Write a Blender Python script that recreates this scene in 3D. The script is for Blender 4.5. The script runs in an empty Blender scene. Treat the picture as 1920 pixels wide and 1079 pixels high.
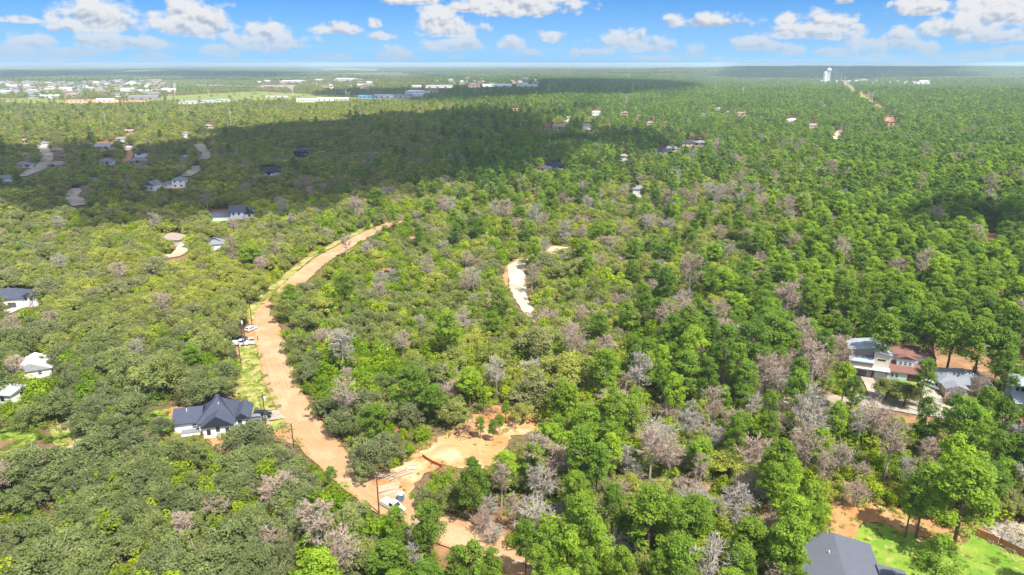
import bpy, math, random
import numpy as np
from mathutils import Vector, Matrix
R = math.radians
S = bpy.context.scene
COL = S.collection
rng = np.random.default_rng(7)
rnd = random.Random(11)

# ------------------------------------------------------------------ camera, light, sky
CAM_Z = 90.0
PITCH = R(18.2)
FPX = 1280.0                                   # focal length for a 1920 px wide frame
cam_d = bpy.data.cameras.new('camera'); cam = bpy.data.objects.new('camera', cam_d); COL.objects.link(cam)
cam.location = (0, 0, CAM_Z); cam.rotation_euler = (R(90) - PITCH, 0, 0)
cam_d.sensor_width = 36; cam_d.lens = 24; cam_d.clip_start = 1; cam_d.clip_end = 200000
S.camera = cam
SUN_EL = R(60); SUN_H = Vector((0.66, -0.75, 0)).normalized()
SUN = Vector((SUN_H.x * math.cos(SUN_EL), SUN_H.y * math.cos(SUN_EL), math.sin(SUN_EL)))
sd = bpy.data.lights.new('sun', 'SUN'); sd.energy = 4.2; sd.angle = R(0.53); sd.color = (1.0, 0.95, 0.84)
so = bpy.data.objects.new('sun', sd); COL.objects.link(so); so.location = (200, -200, 400)
so.rotation_euler = SUN.to_track_quat('Z', 'Y').to_euler()
S.view_settings.view_transform = 'Standard'; S.view_settings.look = 'None'
S.view_settings.exposure = 1.16; S.view_settings.gamma = 1.0; S.view_settings.use_curve_mapping = False
S.cycles.max_bounces = 6; S.cycles.diffuse_bounces = 4; S.cycles.glossy_bounces = 2
S.cycles.transmission_bounces = 3; S.cycles.volume_bounces = 0; S.cycles.transparent_max_bounces = 20
S.cycles.use_denoising = True

class NT:
    """tiny helper around a node tree"""
    def __init__(s, tree): s.t = tree; s.n = tree.nodes; s.l = tree.links
    def new(s, typ, **kw):
        nd = s.n.new(typ)
        for k, v in kw.items(): setattr(nd, k, v)
        return nd
    def put(s, sock, v):
        if isinstance(v, bpy.types.NodeSocket): s.l.new(v, sock)
        elif v is not None: sock.default_value = v
    def math(s, op, a, b=None, c=None, clamp=False):
        m = s.new('ShaderNodeMath', operation=op, use_clamp=clamp)
        s.put(m.inputs[0], a)
        if b is not None: s.put(m.inputs[1], b)
        if c is not None: s.put(m.inputs[2], c)
        return m.outputs[0]
    def vm(s, op, a, b=None):
        m = s.new('ShaderNodeVectorMath', operation=op)
        s.put(m.inputs[0], a)
        if b is not None: s.put(m.inputs[1], b)
        return m.outputs['Value'] if op in ('LENGTH', 'DOT_PRODUCT', 'DISTANCE') else m.outputs['Vector']
    def mix(s, f, a, b, bt='MIX'):
        m = s.new('ShaderNodeMix', data_type='RGBA', blend_type=bt)
        s.put(m.inputs[0], f); s.put(m.inputs[6], a if isinstance(a, bpy.types.NodeSocket) else tuple(a) + (1,) * (4 - len(a)))
        s.put(m.inputs[7], b if isinstance(b, bpy.types.NodeSocket) else tuple(b) + (1,) * (4 - len(b)))
        return m.outputs[2]
    def noise(s, vec, scale, detail=3, rough=.55, dist=0.0, dim='3D'):
        m = s.new('ShaderNodeTexNoise', noise_dimensions=dim)
        if vec is not None: s.put(m.inputs['Vector'], vec)
        m.inputs['Scale'].default_value = scale; m.inputs['Detail'].default_value = detail
        m.inputs['Roughness'].default_value = rough; m.inputs['Distortion'].default_value = dist
        return m.outputs[0]
    def ramp(s, v, lo, hi, a=0.0, b=1.0, smooth=True):
        m = s.new('ShaderNodeMapRange', interpolation_type='SMOOTHSTEP' if smooth else 'LINEAR')
        s.put(m.inputs[0], v); s.put(m.inputs[1], lo); s.put(m.inputs[2], hi)
        s.put(m.inputs[3], a); s.put(m.inputs[4], b)
        return m.outputs[0]

def px_dir(px, py):
    u = (px - 960.0) / FPX; v = (539.5 - py) / FPX
    return Vector((u, math.cos(PITCH) + v * math.sin(PITCH), -math.sin(PITCH) + v * math.cos(PITCH))).normalized()

W = bpy.data.worlds.new("World"); S.world = W; W.use_nodes = True
w = NT(W.node_tree); w.n.clear()
sky = w.new('ShaderNodeTexSky'); sky.sky_type = 'NISHITA'; sky.sun_disc = False
sky.sun_elevation = SUN_EL; sky.sun_rotation = math.atan2(SUN.x, SUN.y)
sky.altitude = 100; sky.air_density = 1.0; sky.dust_density = 0.15; sky.ozone_density = 2.5
geo = w.new('ShaderNodeTexCoord')
D = w.vm('NORMALIZE', geo.outputs['Generated'])
sep = w.new('ShaderNodeSeparateXYZ'); w.put(sep.inputs[0], D)
# clear, deep summer sky: the blue keeps on almost down to the horizon
zz = w.math('ADD', w.math('MULTIPLY', w.math('MAXIMUM', sep.outputs[2], 0.0), 1.0), 0.13)
comb = w.new('ShaderNodeCombineXYZ'); w.put(comb.inputs[0], sep.outputs[0]); w.put(comb.inputs[1], sep.outputs[1]); w.put(comb.inputs[2], zz)
w.put(sky.inputs[0], comb.outputs[0])
az = w.math('ARCTAN2', sep.outputs[0], sep.outputs[1])
el = w.math('ARCSINE', sep.outputs[2])
P = w.new('ShaderNodeCombineXYZ'); w.put(P.inputs[0], az); w.put(P.inputs[1], el)
P = P.outputs[0]
AE = 0.00078                                    # radians per photograph pixel near the horizon
n1 = w.noise(w.vm('MULTIPLY', P, (1.0, 1.5, 1)), 16, 2, .5)
n2 = w.noise(w.vm('MULTIPLY', P, (1.0, 1.35, 1)), 40, 6, .52)
warp = w.math('ADD', w.math('MULTIPLY', w.math('SUBTRACT', n1, .5), .9), w.math('MULTIPLY', w.math('SUBTRACT', n2, .5), 1.9))
BL = [(180,30,66,28,1),(215,42,40,18,1),(365,38,70,30,1),(345,15,32,18,1),(500,76,66,22,1),(500,58,34,18,1),(625,52,48,12,.9),
      (830,34,46,34,1),(840,52,66,18,1),(715,66,30,10,.8),(703,44,15,9,.7),(845,84,62,13,.85),(740,100,34,15,.9),
      (55,74,38,17,.75),(20,96,60,12,.45),(210,78,50,15,.95),(280,80,48,12,.9),(135,98,58,10,.6),(275,105,40,7,.45),(405,93,34,10,.7),
      (430,106,26,5,.5),(620,107,56,6,.55),(853,108,15,5,.6),(960,4,130,18,1),(1020,16,66,14,1),(780,0,70,9,.6),(870,12,80,14,.6),
      (957,80,36,15,.9),(1035,67,30,12,.7),(1000,98,42,9,.5),(1175,76,62,17,.95),(1215,88,48,12,.85),(1120,96,60,8,.4),
      (1080,99,12,9,.7),(1330,40,74,13,1),(1473,34,17,13,.8),(1545,42,48,20,1),(1535,58,82,15,1),(1410,82,42,13,.8),(1450,88,30,10,.5),
      (1486,93,28,14,.85),(1560,98,48,11,.55),(1300,97,20,13,.75),(1345,109,14,6,.6),(1720,13,46,16,.9),(1655,80,56,15,1),(1690,64,26,14,.95),
      (1745,90,19,15,.8),(1875,22,70,24,1),(1800,50,70,20,.9),(1850,66,60,14,.8),(1590,2,28,8,.6),(1669,8,6,8,.6),(1900,93,34,9,.7),
      (1820,104,90,8,.35),(1660,106,70,7,.3),(1230,108,80,6,.3),(80,108,90,6,.35),(30,34,40,10,.3),(100,52,13,8,.4),(950,22,60,12,.5)]
field = None; level = None
for (cx, cy, rx, ry, al) in BL:
    d_ = px_dir(cx, cy); a_ = math.atan2(d_.x, d_.y); e_ = math.asin(d_.z)
    v = w.vm('MULTIPLY', w.vm('SUBTRACT', P, (a_, e_ - ry * AE * .3, 0)), (1 / (rx * AE * 1.08), 1 / (ry * AE * 1.38), 0))
    vy = w.vm('DOT_PRODUCT', v, (0, 1, 0))
    v = w.vm('MAXIMUM', v, w.vm('MULTIPLY', v, (-1, -2.0, 0)))
    f = w.math('MULTIPLY', w.math('SUBTRACT', 1.0, w.vm('LENGTH', v)), 1.0)
    f = w.math('SUBTRACT', f, (1 - al) * .32)
    g_ = w.math('MULTIPLY_ADD', vy, .6, f); level = g_ if level is None else w.math('MAXIMUM', level, g_)
    field = f if field is None else w.math('SMOOTH_MAX', field, f, .10)
dens = w.math('ADD', field, warp)
mask = w.ramp(dens, -0.05, .42)
# the rest of the sky dome: out-of-frame cumulus on a flat layer, brightened as fill light
lay = w.vm('DIVIDE', D, w.new('ShaderNodeCombineXYZ').outputs[0]) if False else None
inv = w.math('DIVIDE', 1.0, w.math('MAXIMUM', sep.outputs[2], .03))
lc = w.new('ShaderNodeCombineXYZ'); w.put(lc.inputs[0], w.math('MULTIPLY', sep.outputs[0], inv)); w.put(lc.inputs[1], w.math('MULTIPLY', sep.outputs[1], inv))
lay = w.noise(lc.outputs[0], 1.1, 6, .6)
up = w.math('MULTIPLY', w.ramp(lay, .46, .58), w.math('MAXIMUM', w.ramp(sep.outputs[2], .10, .16), w.ramp(w.math('ABSOLUTE', az), .78, .95)))
# relief: compare the cloud noise with itself a little higher up and to the sun's side
n3 = w.noise(w.vm('MULTIPLY', w.vm('ADD', P, (.0035, .0050, 0)), (1.0, 1.35, 1)), 40, 6, .52)
lit = w.ramp(w.math('ADD', w.math('MULTIPLY', w.math('SUBTRACT', n2, n3), 2.6), w.math('MULTIPLY', w.math('SUBTRACT', level, field), 1.0)), -.42, .26)
ccol = w.mix(lit, (.48, .57, .72), (.93, .94, .965))
hazy = w.ramp(el, R(-.2), R(3.2))
ccol = w.mix(hazy, (.60, .73, .88), ccol)
mask2 = w.math('MULTIPLY', mask, w.math('MULTIPLY_ADD', hazy, .36, .62))
skyc = w.mix(1.0, sky.outputs[0], (.19, .36, .515), 'MULTIPLY')
SKY_STR = 0.15
bg = w.new('ShaderNodeBackground'); bg.inputs[1].default_value = SKY_STR
hor = w.mix(w.ramp(el, R(-.5), R(5.5)), (1.28, 2.15, 2.92), skyc)          # air near the horizon, in sky units
hor = w.mix(.72, skyc, hor)
cs = w.vm('MULTIPLY', ccol, (.405 / SKY_STR,) * 3)
c1 = w.mix(mask2, hor, cs)
c2 = w.mix(w.math('MULTIPLY', up, .9), c1, w.vm('MULTIPLY', (.93, .96, 1.0), (1.0 / SKY_STR,) * 3))
w.put(bg.inputs[0], c2)
wo = w.new('ShaderNodeOutputWorld'); w.l.new(bg.outputs[0], wo.inputs[0])
W.cycles.sampling_method = 'MANUAL'; W.cycles.sample_map_resolution = 512

# ------------------------------------------------------------------ terrain and projection
def terr(x, y):
    x = np.asarray(x, float); y = np.asarray(y, float)
    g = lambda cx, cy, sx, sy: np.exp(-((x - cx) / sx) ** 2 - ((y - cy) / sy) ** 2)
    h = -9 * g(-260, 760, 420, 130)
    h = h + 5 * g(-150, 440, 260, 90) + 4 * g(420, 520, 260, 160)
    h = h + 14 * g(900, 1700, 900, 500) + 10 * g(200, 2300, 400, 380)
    h = h + 52 * g(3600, 6700, 3300, 900) + 20 * g(1500, 5200, 700, 420) + 18 * g(-400, 9500, 1800, 1000)
    h = h + 1.3 * np.sin(x / 97 + 1) * np.sin(y / 123) * np.clip((np.hypot(x, y) - 250) / 300, 0, 1)
    h = h + 4 * np.sin(x / 410 + 2) * np.sin(y / 530 + 1) * np.clip((np.hypot(x, y) - 700) / 800, 0, 1)
    return h
CP, SP = math.cos(PITCH), math.sin(PITCH)
def at(px, py, h=0.0):
    """the point of the ground (or h above it) seen at a pixel of the 1920 px wide photograph"""
    u = (px - 960.0) / FPX; v = (539.5 - py) / FPX
    dx, dy, dz = u, CP + v * SP, -SP + v * CP
    dz = min(dz, -0.0006)
    t = (CAM_Z - h) / -dz
    for _ in range(40):
        g = float(terr(dx * t, dy * t)) + h
        t2 = (CAM_Z - g) / -dz
        if abs(t2 - t) < .02: break
        t = t + .7 * (t2 - t)
    return Vector((dx * t, dy * t, float(terr(dx * t, dy * t))))
def project(x, y, z):
    x = np.asarray(x, float); y = np.asarray(y, float); zz = np.asarray(z, float) - CAM_Z
    depth = y * CP - zz * SP; upv = y * SP + zz * CP
    depth = np.maximum(depth, 1e-3)
    return 960 + FPX * x / depth, 539.5 - FPX * upv / depth, depth
def inside(px, py, poly):
    px = np.asarray(px); py = np.asarray(py); c = np.zeros(px.shape, bool); n = len(poly)
    for i in range(n):
        x1, y1 = poly[i]; x2, y2 = poly[(i + 1) % n]
        if y1 == y2: continue
        c ^= ((y1 > py) != (y2 > py)) & (px < (x2 - x1) * (py - y1) / (y2 - y1) + x1)
    return c

# ------------------------------------------------------------------ materials
MATS = {}
def mat(name, fn):
    if name in MATS: return MATS[name]
    m = bpy.data.materials.new(name); m.use_nodes = True; t = NT(m.node_tree); t.n.clear()
    out = t.new('ShaderNodeOutputMaterial'); fn(t, out); MATS[name] = m; return m
def bsdf(t, out, col, rough=.8, spec=.2, metal=0.0, bump=None, bstr=.3, bdist=.1):
    b = t.new('ShaderNodeBsdfPrincipled')
    t.put(b.inputs['Base Color'], col if isinstance(col, bpy.types.NodeSocket) else tuple(col) + (1,))
    t.put(b.inputs['Roughness'], rough); b.inputs['Specular IOR Level'].default_value = spec; b.inputs['Metallic'].default_value = metal
    if bump is not None:
        bp = t.new('ShaderNodeBump'); bp.inputs['Strength'].default_value = bstr; bp.inputs['Distance'].default_value = bdist
        t.put(bp.inputs['Height'], bump); t.l.new(bp.outputs[0], b.inputs['Normal'])
    t.l.new(b.outputs[0], out.inputs[0]); return b
def plain(name, col, rough=.7, spec=.25, metal=0.0, vary=.25, scale=.9):
    def fn(t, out):
        tc = t.new('ShaderNodeTexCoord')
        n = t.noise(tc.outputs['Object'], scale, 5, .6); n2 = t.noise(tc.outputs['Object'], scale * 9, 3)
        f = t.math('MULTIPLY_ADD', t.math('ADD', n, n2), vary, 1 - vary)
        bsdf(t, out, t.vm('MULTIPLY', tuple(col), t_comb(t, f)), rough, spec, metal)
    return mat(name, fn)
def t_comb(t, f):
    c = t.new('ShaderNodeCombineXYZ')
    for i in range(3): t.put(c.inputs[i], f)
    return c.outputs[0]
def wpos(t): return t.new('ShaderNodeNewGeometry').outputs['Position']

def foliage(name, a, b, yel, transl=.3, grey=None, near_left=None):
    def fn(t, out):
        oi = t.new('ShaderNodeObjectInfo')
        at_ = t.new('ShaderNodeAttribute'); at_.attribute_name = 'tint'
        c = t.mix(oi.outputs['Random'], a, b)
        big = t.noise(oi.outputs['Location'], .009, 3, .55)
        c = t.mix(t.math('MULTIPLY', t.ramp(big, .42, .66), .75), c, yel)
        r2 = t.new('ShaderNodeTexWhiteNoise', noise_dimensions='1D'); t.put(r2.inputs[1], t.math('MULTIPLY', oi.outputs['Random'], 91.7))
        c = t.mix(t.math('MULTIPLY', t.ramp(r2.outputs[0], .72, .95), .8), c, yel)
        if grey: c = t.mix(t.ramp(r2.outputs[0], .38, .02, 0, .75), c, grey)
        if near_left:                                           # colour blends darker and less yellow towards the near left
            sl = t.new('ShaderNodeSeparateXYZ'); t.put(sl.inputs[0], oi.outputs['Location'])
            c = t.mix(t.math('MULTIPLY', t.math('MULTIPLY', t.ramp(sl.outputs[1], 260, 150), t.ramp(sl.outputs[0], 0, -45)), .75), c, near_left)
        f = t.math('MULTIPLY_ADD', at_.outputs['Fac'], .70, .68)
        f = t.math('MULTIPLY', f, t.math('MULTIPLY_ADD', r2.outputs[0], .34, .83))
        c = t.vm('MULTIPLY', c, t_comb(t, f))
        d = t.new('ShaderNodeBsdfPrincipled'); t.put(d.inputs['Base Color'], c); d.inputs['Roughness'].default_value = .62
        d.inputs['Specular IOR Level'].default_value = .18
        tr = t.new('ShaderNodeBsdfTranslucent'); t.put(tr.inputs[0], t.vm('MULTIPLY', c, (1.25, 1.35, .6)))
        mx = t.new('ShaderNodeMixShader'); mx.inputs[0].default_value = transl
        t.l.new(d.outputs[0], mx.inputs[1]); t.l.new(tr.outputs[0], mx.inputs[2]); t.l.new(mx.outputs[0], out.inputs[0])
    return mat(name, fn)
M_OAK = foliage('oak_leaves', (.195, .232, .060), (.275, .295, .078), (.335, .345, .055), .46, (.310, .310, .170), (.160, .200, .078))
M_PINE = foliage('pine_needles', (.108, .200, .026), (.195, .290, .028), (.250, .350, .024), .46)
M_SHRUB = foliage('shrub_leaves', (.140, .235, .008), (.215, .310, .010), (.300, .350, .014), .42)
M_THICK = foliage('thicket_leaves', (.175, .225, .042), (.235, .280, .045), (.290, .320, .045), .42)
def _dead(t, out):
    oi = t.new('ShaderNodeObjectInfo')
    c = t.mix(oi.outputs['Random'], (.330, .245, .195), (.430, .330, .265))
    r2 = t.new('ShaderNodeTexWhiteNoise', noise_dimensions='1D'); t.put(r2.inputs[1], t.math('MULTIPLY', oi.outputs['Random'], 57.3))
    c = t.mix(t.ramp(r2.outputs[0], .55, .8), c, (.37, .33, .285))
    at_ = t.new('ShaderNodeAttribute'); at_.attribute_name = 'tint'
    c = t.vm('MULTIPLY', c, t_comb(t, t.math('MULTIPLY_ADD', at_.outputs['Fac'], .5, .7)))
    bsdf(t, out, c, .9, .05)
M_DEAD = mat('dead_twigs', _dead)
M_BARK = plain('bark', (.15, .115, .09), .95, .05, vary=.35, scale=1.4)
M_BARKP = plain('pine_bark', (.17, .105, .075), .95, .05, vary=.35, scale=1.2)
M_BARKG = plain('grey_bark', (.36, .33, .30), .95, .05, vary=.3, scale=1.4)

# ------------------------------------------------------------------ mesh building
class MB:
    def __init__(s): s.v = []; s.f = []; s.m = []; s.t = []; s.n = 0
    def add(s, verts, faces, mi=0, tint=.5):
        verts = np.asarray(verts, float).reshape(-1, 3); s.v.append(verts)
        for f in faces: s.f.append(tuple(i + s.n for i in f))
        s.m += [mi] * len(faces); s.t += [tint] * len(faces); s.n += len(verts)
    def quads(s, V, mi=0, tints=None):
        """V: (k,4,3) array of quads"""
        k = len(V); s.v.append(V.reshape(-1, 3)); b = np.arange(k) * 4 + s.n
        s.f += list(map(tuple, np.stack([b, b + 1, b + 2, b + 3], 1).tolist())); s.m += [mi] * k
        s.t += list(tints) if tints is not None else [.5] * k; s.n += 4 * k
    def box(s, x0, x1, y0, y1, z0, z1, mi=0):
        s.add([(x0,y0,z0),(x1,y0,z0),(x1,y1,z0),(x0,y1,z0),(x0,y0,z1),(x1,y0,z1),(x1,y1,z1),(x0,y1,z1)],
              [(0,3,2,1),(4,5,6,7),(0,1,5,4),(1,2,6,5),(2,3,7,6),(3,0,4,7)], mi)
    def tube(s, pts, rad, sides=6, mi=0, tint=.5, cap=True):
        pts = [Vector(p) for p in pts]; vs = []; ref = Vector((.31, .95, .05))
        for i, p in enumerate(pts):
            d = (pts[min(i + 1, len(pts) - 1)] - pts[max(i - 1, 0)])
            if d.length < 1e-6: d = Vector((0, 0, 1))
            d.normalize(); a = d.cross(ref)
            if a.length < .05: a = d.cross(Vector((1, 0, 0)))
            a.normalize(); b = d.cross(a)
            for k in range(sides):
                th = 2 * math.pi * k / sides; vs.append(p + (a * math.cos(th) + b * math.sin(th)) * rad[i])
        fs = [(i * sides + k, i * sides + (k + 1) % sides, (i + 1) * sides + (k + 1) % sides, (i + 1) * sides + k)
              for i in range(len(pts) - 1) for k in range(sides)]
        if cap: fs += [tuple(range(sides))[::-1], tuple((len(pts) - 1) * sides + k for k in range(sides))]
        s.add([tuple(v) for v in vs], fs, mi, tint)
    def mesh(s, name, mats, smooth=False, tint=False):
        me = bpy.data.meshes.new(name)
        V = np.concatenate(s.v) if s.v else np.zeros((0, 3)); me.from_pydata(V.tolist(), [], s.f)
        for m in (mats if isinstance(mats, (list, tuple)) else [mats]): me.materials.append(m)
        me.polygons.foreach_set('material_index', s.m)
        if smooth: me.polygons.foreach_set('use_smooth', [True] * len(s.f))
        if tint:
            a = me.attributes.new('tint', 'FLOAT', 'FACE'); a.data.foreach_set('value', s.t)
        me.update(); return me
def link(name, me, parent=None, loc=None, rz=0.0):
    o = bpy.data.objects.new(name, me); COL.objects.link(o)
    if parent is not None: o.parent = parent
    if loc is not None: o.location = loc
    if rz: o.rotation_euler = (0, 0, rz)
    return o
def tag(o, label=None, cat=None, group=None, kind=None):
    if label: o['label'] = label
    if cat: o['category'] = cat
    if group: o['group'] = group
    if kind: o['kind'] = kind
    return o
def empty(name, loc, rz, label, cat, group=None):
    return tag(link(name, None, None, loc, rz), label, cat, group)
def unit(v): return v / np.maximum(np.linalg.norm(v, axis=-1, keepdims=True), 1e-9)

# ------------------------------------------------------------------ tree prototypes
def cards(g, centers, radii, n, size, upb=.35, jit=.6, flat=1.0, shell=(.72, 1.05)):
    """leaf-sized quads spread over clumps; returns quads and one tint per quad"""
    k = len(centers) * n; c = np.repeat(centers, n, 0); r = np.repeat(radii, n)[:, None]
    d = unit(g.normal(size=(k, 3))); d[:, 2] = np.where(d[:, 2] < -.55, -d[:, 2], d[:, 2])
    p = c + d * r * g.uniform(*shell, (k, 1)) * np.array([1, 1, flat])
    nn = unit(d * np.array([1, 1, 1 / flat]) + g.normal(size=(k, 3)) * jit + np.array([0, 0, upb]))
    a = unit(np.cross(nn, g.normal(size=(k, 3)))); b = np.cross(nn, a)
    sz = (size * g.uniform(.55, 1.3, (k, 1))); s2 = sz * g.uniform(.6, 1.0, (k, 1))
    V = np.stack([p + a * sz, p + b * s2, p - a * sz, p - b * s2], 1)
    tint = np.clip(np.repeat(g.uniform(0.15, .85, len(centers)), n) + g.normal(0, .13, k), 0, 1)
    return V, tint
def strips(g, p0, p1, wd):
    d = unit(p1 - p0); a = unit(np.cross(d, g.normal(size=d.shape))) * wd
    return np.stack([p0 - a, p0 + a, p1 + a * .35, p1 - a * .35], 1)
def oak(seed, lod=0):
    g = np.random.default_rng(seed); H = g.uniform(7.0, 9.4); Rr = 5.0
    tr, cr = MB(), MB()
    nc = {0: 56, 1: 26, 2: 10}[lod]; npc = {0: 110, 1: 42, 2: 17}[lod]; sz = {0: .20, 1: .42, 2: .90}[lod]
    th = g.uniform(0, 2 * np.pi, nc); zz = g.uniform(-.35, 1, nc); rr = np.sqrt(np.maximum(0, 1 - zz ** 2))
    lob = 1 + .26 * np.sin(th * 2 + g.uniform(0, 6)) + .2 * np.sin(th * 3 + g.uniform(0, 6)) + .1 * np.sin(th * 5)
    q = g.uniform(.35, 1.05, nc)
    C = np.stack([np.cos(th) * rr * Rr * lob * q, np.sin(th) * rr * Rr * lob * q, H * .5 + zz * H * .34 * g.uniform(.6, 1.2, nc)], 1)
    rad = g.uniform(.6, 1.65, nc) * (1.25 if lod == 2 else 1)
    V, t = cards(g, C, rad, npc, sz, .75, .6, .8)
    cr.quads(V, 0, t)
    if lod < 2:                                        # bare twig ends between the leaves
        k = 120 if lod == 0 else 40; i = g.integers(0, nc, k); d = unit(C[i] - np.array([0, 0, H * .3]) + g.normal(size=(k, 3)) * 1.6)
        p0 = C[i] + g.normal(size=(k, 3)) * .5; p1 = p0 + d * g.uniform(.8, 1.7, (k, 1))
        cr.quads(strips(g, p0, p1, .035 * (1 + lod)), 1, g.uniform(.3, 1, k))
    tr.tube([(0, 0, -.4), (.1, 0, H * .18), (.0, .15, H * .38)], [.42, .30, .24], 7 if lod == 0 else 5)
    for i in range(6 if lod < 2 else 0):
        c = C[g.integers(0, nc)]; tr.tube([(0, .1, H * .3), tuple(c * .5 + np.array([0, 0, H * .2])), tuple(c)], [.20, .12, .04], 5)
    return tr, cr
def pine(seed, lod=0):
    g = np.random.default_rng(seed); H = 18.0; R0 = g.uniform(3.1, 3.9); low = g.uniform(.32, .46)
    tr, cr = MB(), MB()
    nl = {0: 84, 1: 34, 2: 12}[lod]; npc = {0: 62, 1: 32, 2: 17}[lod]; sz = {0: .21, 1: .42, 2: .80}[lod]
    f = np.sort(g.uniform(0, 1, nl)) ** .85; z = H * (low + (1 - low) * f) - .5
    prof = np.sin(np.pi * np.clip(.16 + .80 * f, 0, 1)) ** .62
    th = g.uniform(0, 2 * np.pi, nl); rr = R0 * prof * g.uniform(.35, 1.0, nl)
    rr[-2:] *= .2
    C = np.stack([np.cos(th) * rr, np.sin(th) * rr, z + .12 * rr], 1)
    rad = g.uniform(.65, 1.25, nl) * (1.35 if lod == 2 else 1.0)
    V, t = cards(g, C, rad, npc, sz, .8, .55, .8, (.6, 1.1)); cr.quads(V, 0, t)
    tr.tube([(0, 0, -.4), (.05, .05, H * .3), (-.08, .1, H * .65), (0, 0, H * .95)], [.30, .24, .16, .05], 7 if lod == 0 else 5)
    for i in range(0, nl if lod == 0 else 0, 2):
        tr.tube([(0, 0, C[i][2] - .6 - .25 * rr[i]), tuple(C[i] * .6 + np.array([0, 0, C[i][2] * .4 - .35])), tuple(C[i])], [.07, .05, .02], 4, cap=False)
    for i in range(7 if lod < 2 else 0):               # dead snags under the crown
        a = g.uniform(0, 6.28); zz = H * g.uniform(.22, low); L = g.uniform(.8, 2)
        tr.tube([(0, 0, zz), (math.cos(a) * L, math.sin(a) * L, zz + .3)], [.05, .015], 4, cap=False)
    return tr, cr
def dead(seed, lod=0, wide=False):
    g = np.random.default_rng(seed); H = 9.5 if wide else 15.0; R0 = 4.2 if wide else 3.3
    tr, cr = MB(), MB()
    nb = {0: 46, 1: 26, 2: 12}[lod]; ns = {0: 11, 1: 8, 2: 5}[lod]; nt = {0: 7, 1: 5, 2: 4}[lod]; wd = {0: .034, 1: .06, 2: .14}[lod]
    lo = .22 if wide else .38
    f = g.uniform(0, 1, nb); z0 = H * (lo + (1 - lo) * f * .9)
    L = R0 * np.sin(np.pi * np.clip(.22 + .70 * f, 0, 1)) ** .6 * g.uniform(.65, 1.15, nb)
    th = g.uniform(0, 2 * np.pi, nb); upb = g.uniform(.25, .75, nb)
    b0 = np.stack([np.zeros(nb), np.zeros(nb), z0], 1)
    d = unit(np.stack([np.cos(th), np.sin(th), upb], 1)); b1 = b0 + d * L[:, None]
    cr.quads(strips(g, b0, b1, .085 if lod < 2 else .1), 0, g.uniform(.2, .7, nb))
    s = g.uniform(.25, 1, (nb, ns)); p0 = (b0[:, None] + (b1 - b0)[:, None] * s[..., None]).reshape(-1, 3)
    dd = unit(np.repeat(d, ns, 0) + g.normal(size=(nb * ns, 3)) * .7 + np.array([0, 0, .35]))
    l2 = np.repeat(L, ns) * g.uniform(.22, .42, nb * ns); p1 = p0 + dd * l2[:, None]
    cr.quads(strips(g, p0, p1, wd * 1.2), 0, g.uniform(.2, .9, len(p0)))
    s = g.uniform(.2, 1, (len(p0), nt)); q0 = (p0[:, None] + (p1 - p0)[:, None] * s[..., None]).reshape(-1, 3)
    d3 = unit(np.repeat(dd, nt, 0) + g.normal(size=(len(q0), 3)) * .75 + np.array([0, 0, .2])); l3 = np.repeat(l2, nt) * g.uniform(.35, .7, len(q0))
    cr.quads(strips(g, q0, q0 + d3 * l3[:, None], wd), 0, g.uniform(.3, 1, len(q0)))
    tr.tube([(0, 0, -.4), (.06, 0, H * .35), (-.05, .08, H * .7), (0, 0, H * .97)], [.33, .25, .14, .04], 6)
    return tr, cr
def shrub(seed, lod=0):
    g = np.random.default_rng(seed); cr = MB()
    nc = {0: 15, 1: 8, 2: 5}[lod]; npc = {0: 85, 1: 34, 2: 16}[lod]; sz = {0: .17, 1: .34, 2: .62}[lod]
    th = g.uniform(0, 6.28, nc); rr = g.uniform(0, 1.9, nc); C = np.stack([np.cos(th) * rr, np.sin(th) * rr, g.uniform(.8, 3.4, nc) * (1.1 - rr / 5)], 1)
    V, t = cards(g, C, g.uniform(.7, 1.15, nc), npc, sz, .4, .6, .95); cr.quads(V, 0, t)
    st = MB(); st.tube([(0, 0, -.3), (0, 0, 1.6)], [.09, .05], 5)
    return st, cr
SPEC = {'oak': (oak, [M_OAK, M_DEAD], M_BARK), 'pine': (pine, [M_PINE], M_BARKP), 'dead': (dead, [M_DEAD], M_BARKG), 'shrub': (shrub, [M_SHRUB], M_BARK)}
NPRO = {'oak': 9, 'pine': 8, 'dead': 8, 'shrub': 5}
NEAR = {}; LODCOL = {}
def joined(tr, cr, name, cm, bm):
    me = MB(); me.v = tr.v + cr.v; me.f = list(tr.f) + [tuple(i + tr.n for i in f) for f in cr.f]
    me.m = [len(cm)] * len(tr.f) + list(cr.m); me.t = list(tr.t) + list(cr.t)
    return me.mesh(name, cm + [bm], tint=True)
for kd, (fn, cm, bm) in SPEC.items():
    NEAR[kd] = []
    col = bpy.data.collections.new(kd + '_kinds'); LODCOL[kd] = col
    objs = []
    for lod in range(3):
        for i in range(NPRO[kd]):
            kw = dict(wide=(i >= 4)) if kd == 'dead' else {}
            tr, cr = fn(100 + i, lod, **kw)
            if lod == 0: NEAR[kd].append((tr.mesh(kd + '_trunk', bm), cr.mesh(kd + '_crown', cm, tint=True)))
            o = bpy.data.objects.new('%s_%02d' % (kd, lod * 10 + i), joined(tr, cr, kd, cm, bm)); col.objects.link(o)
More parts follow.
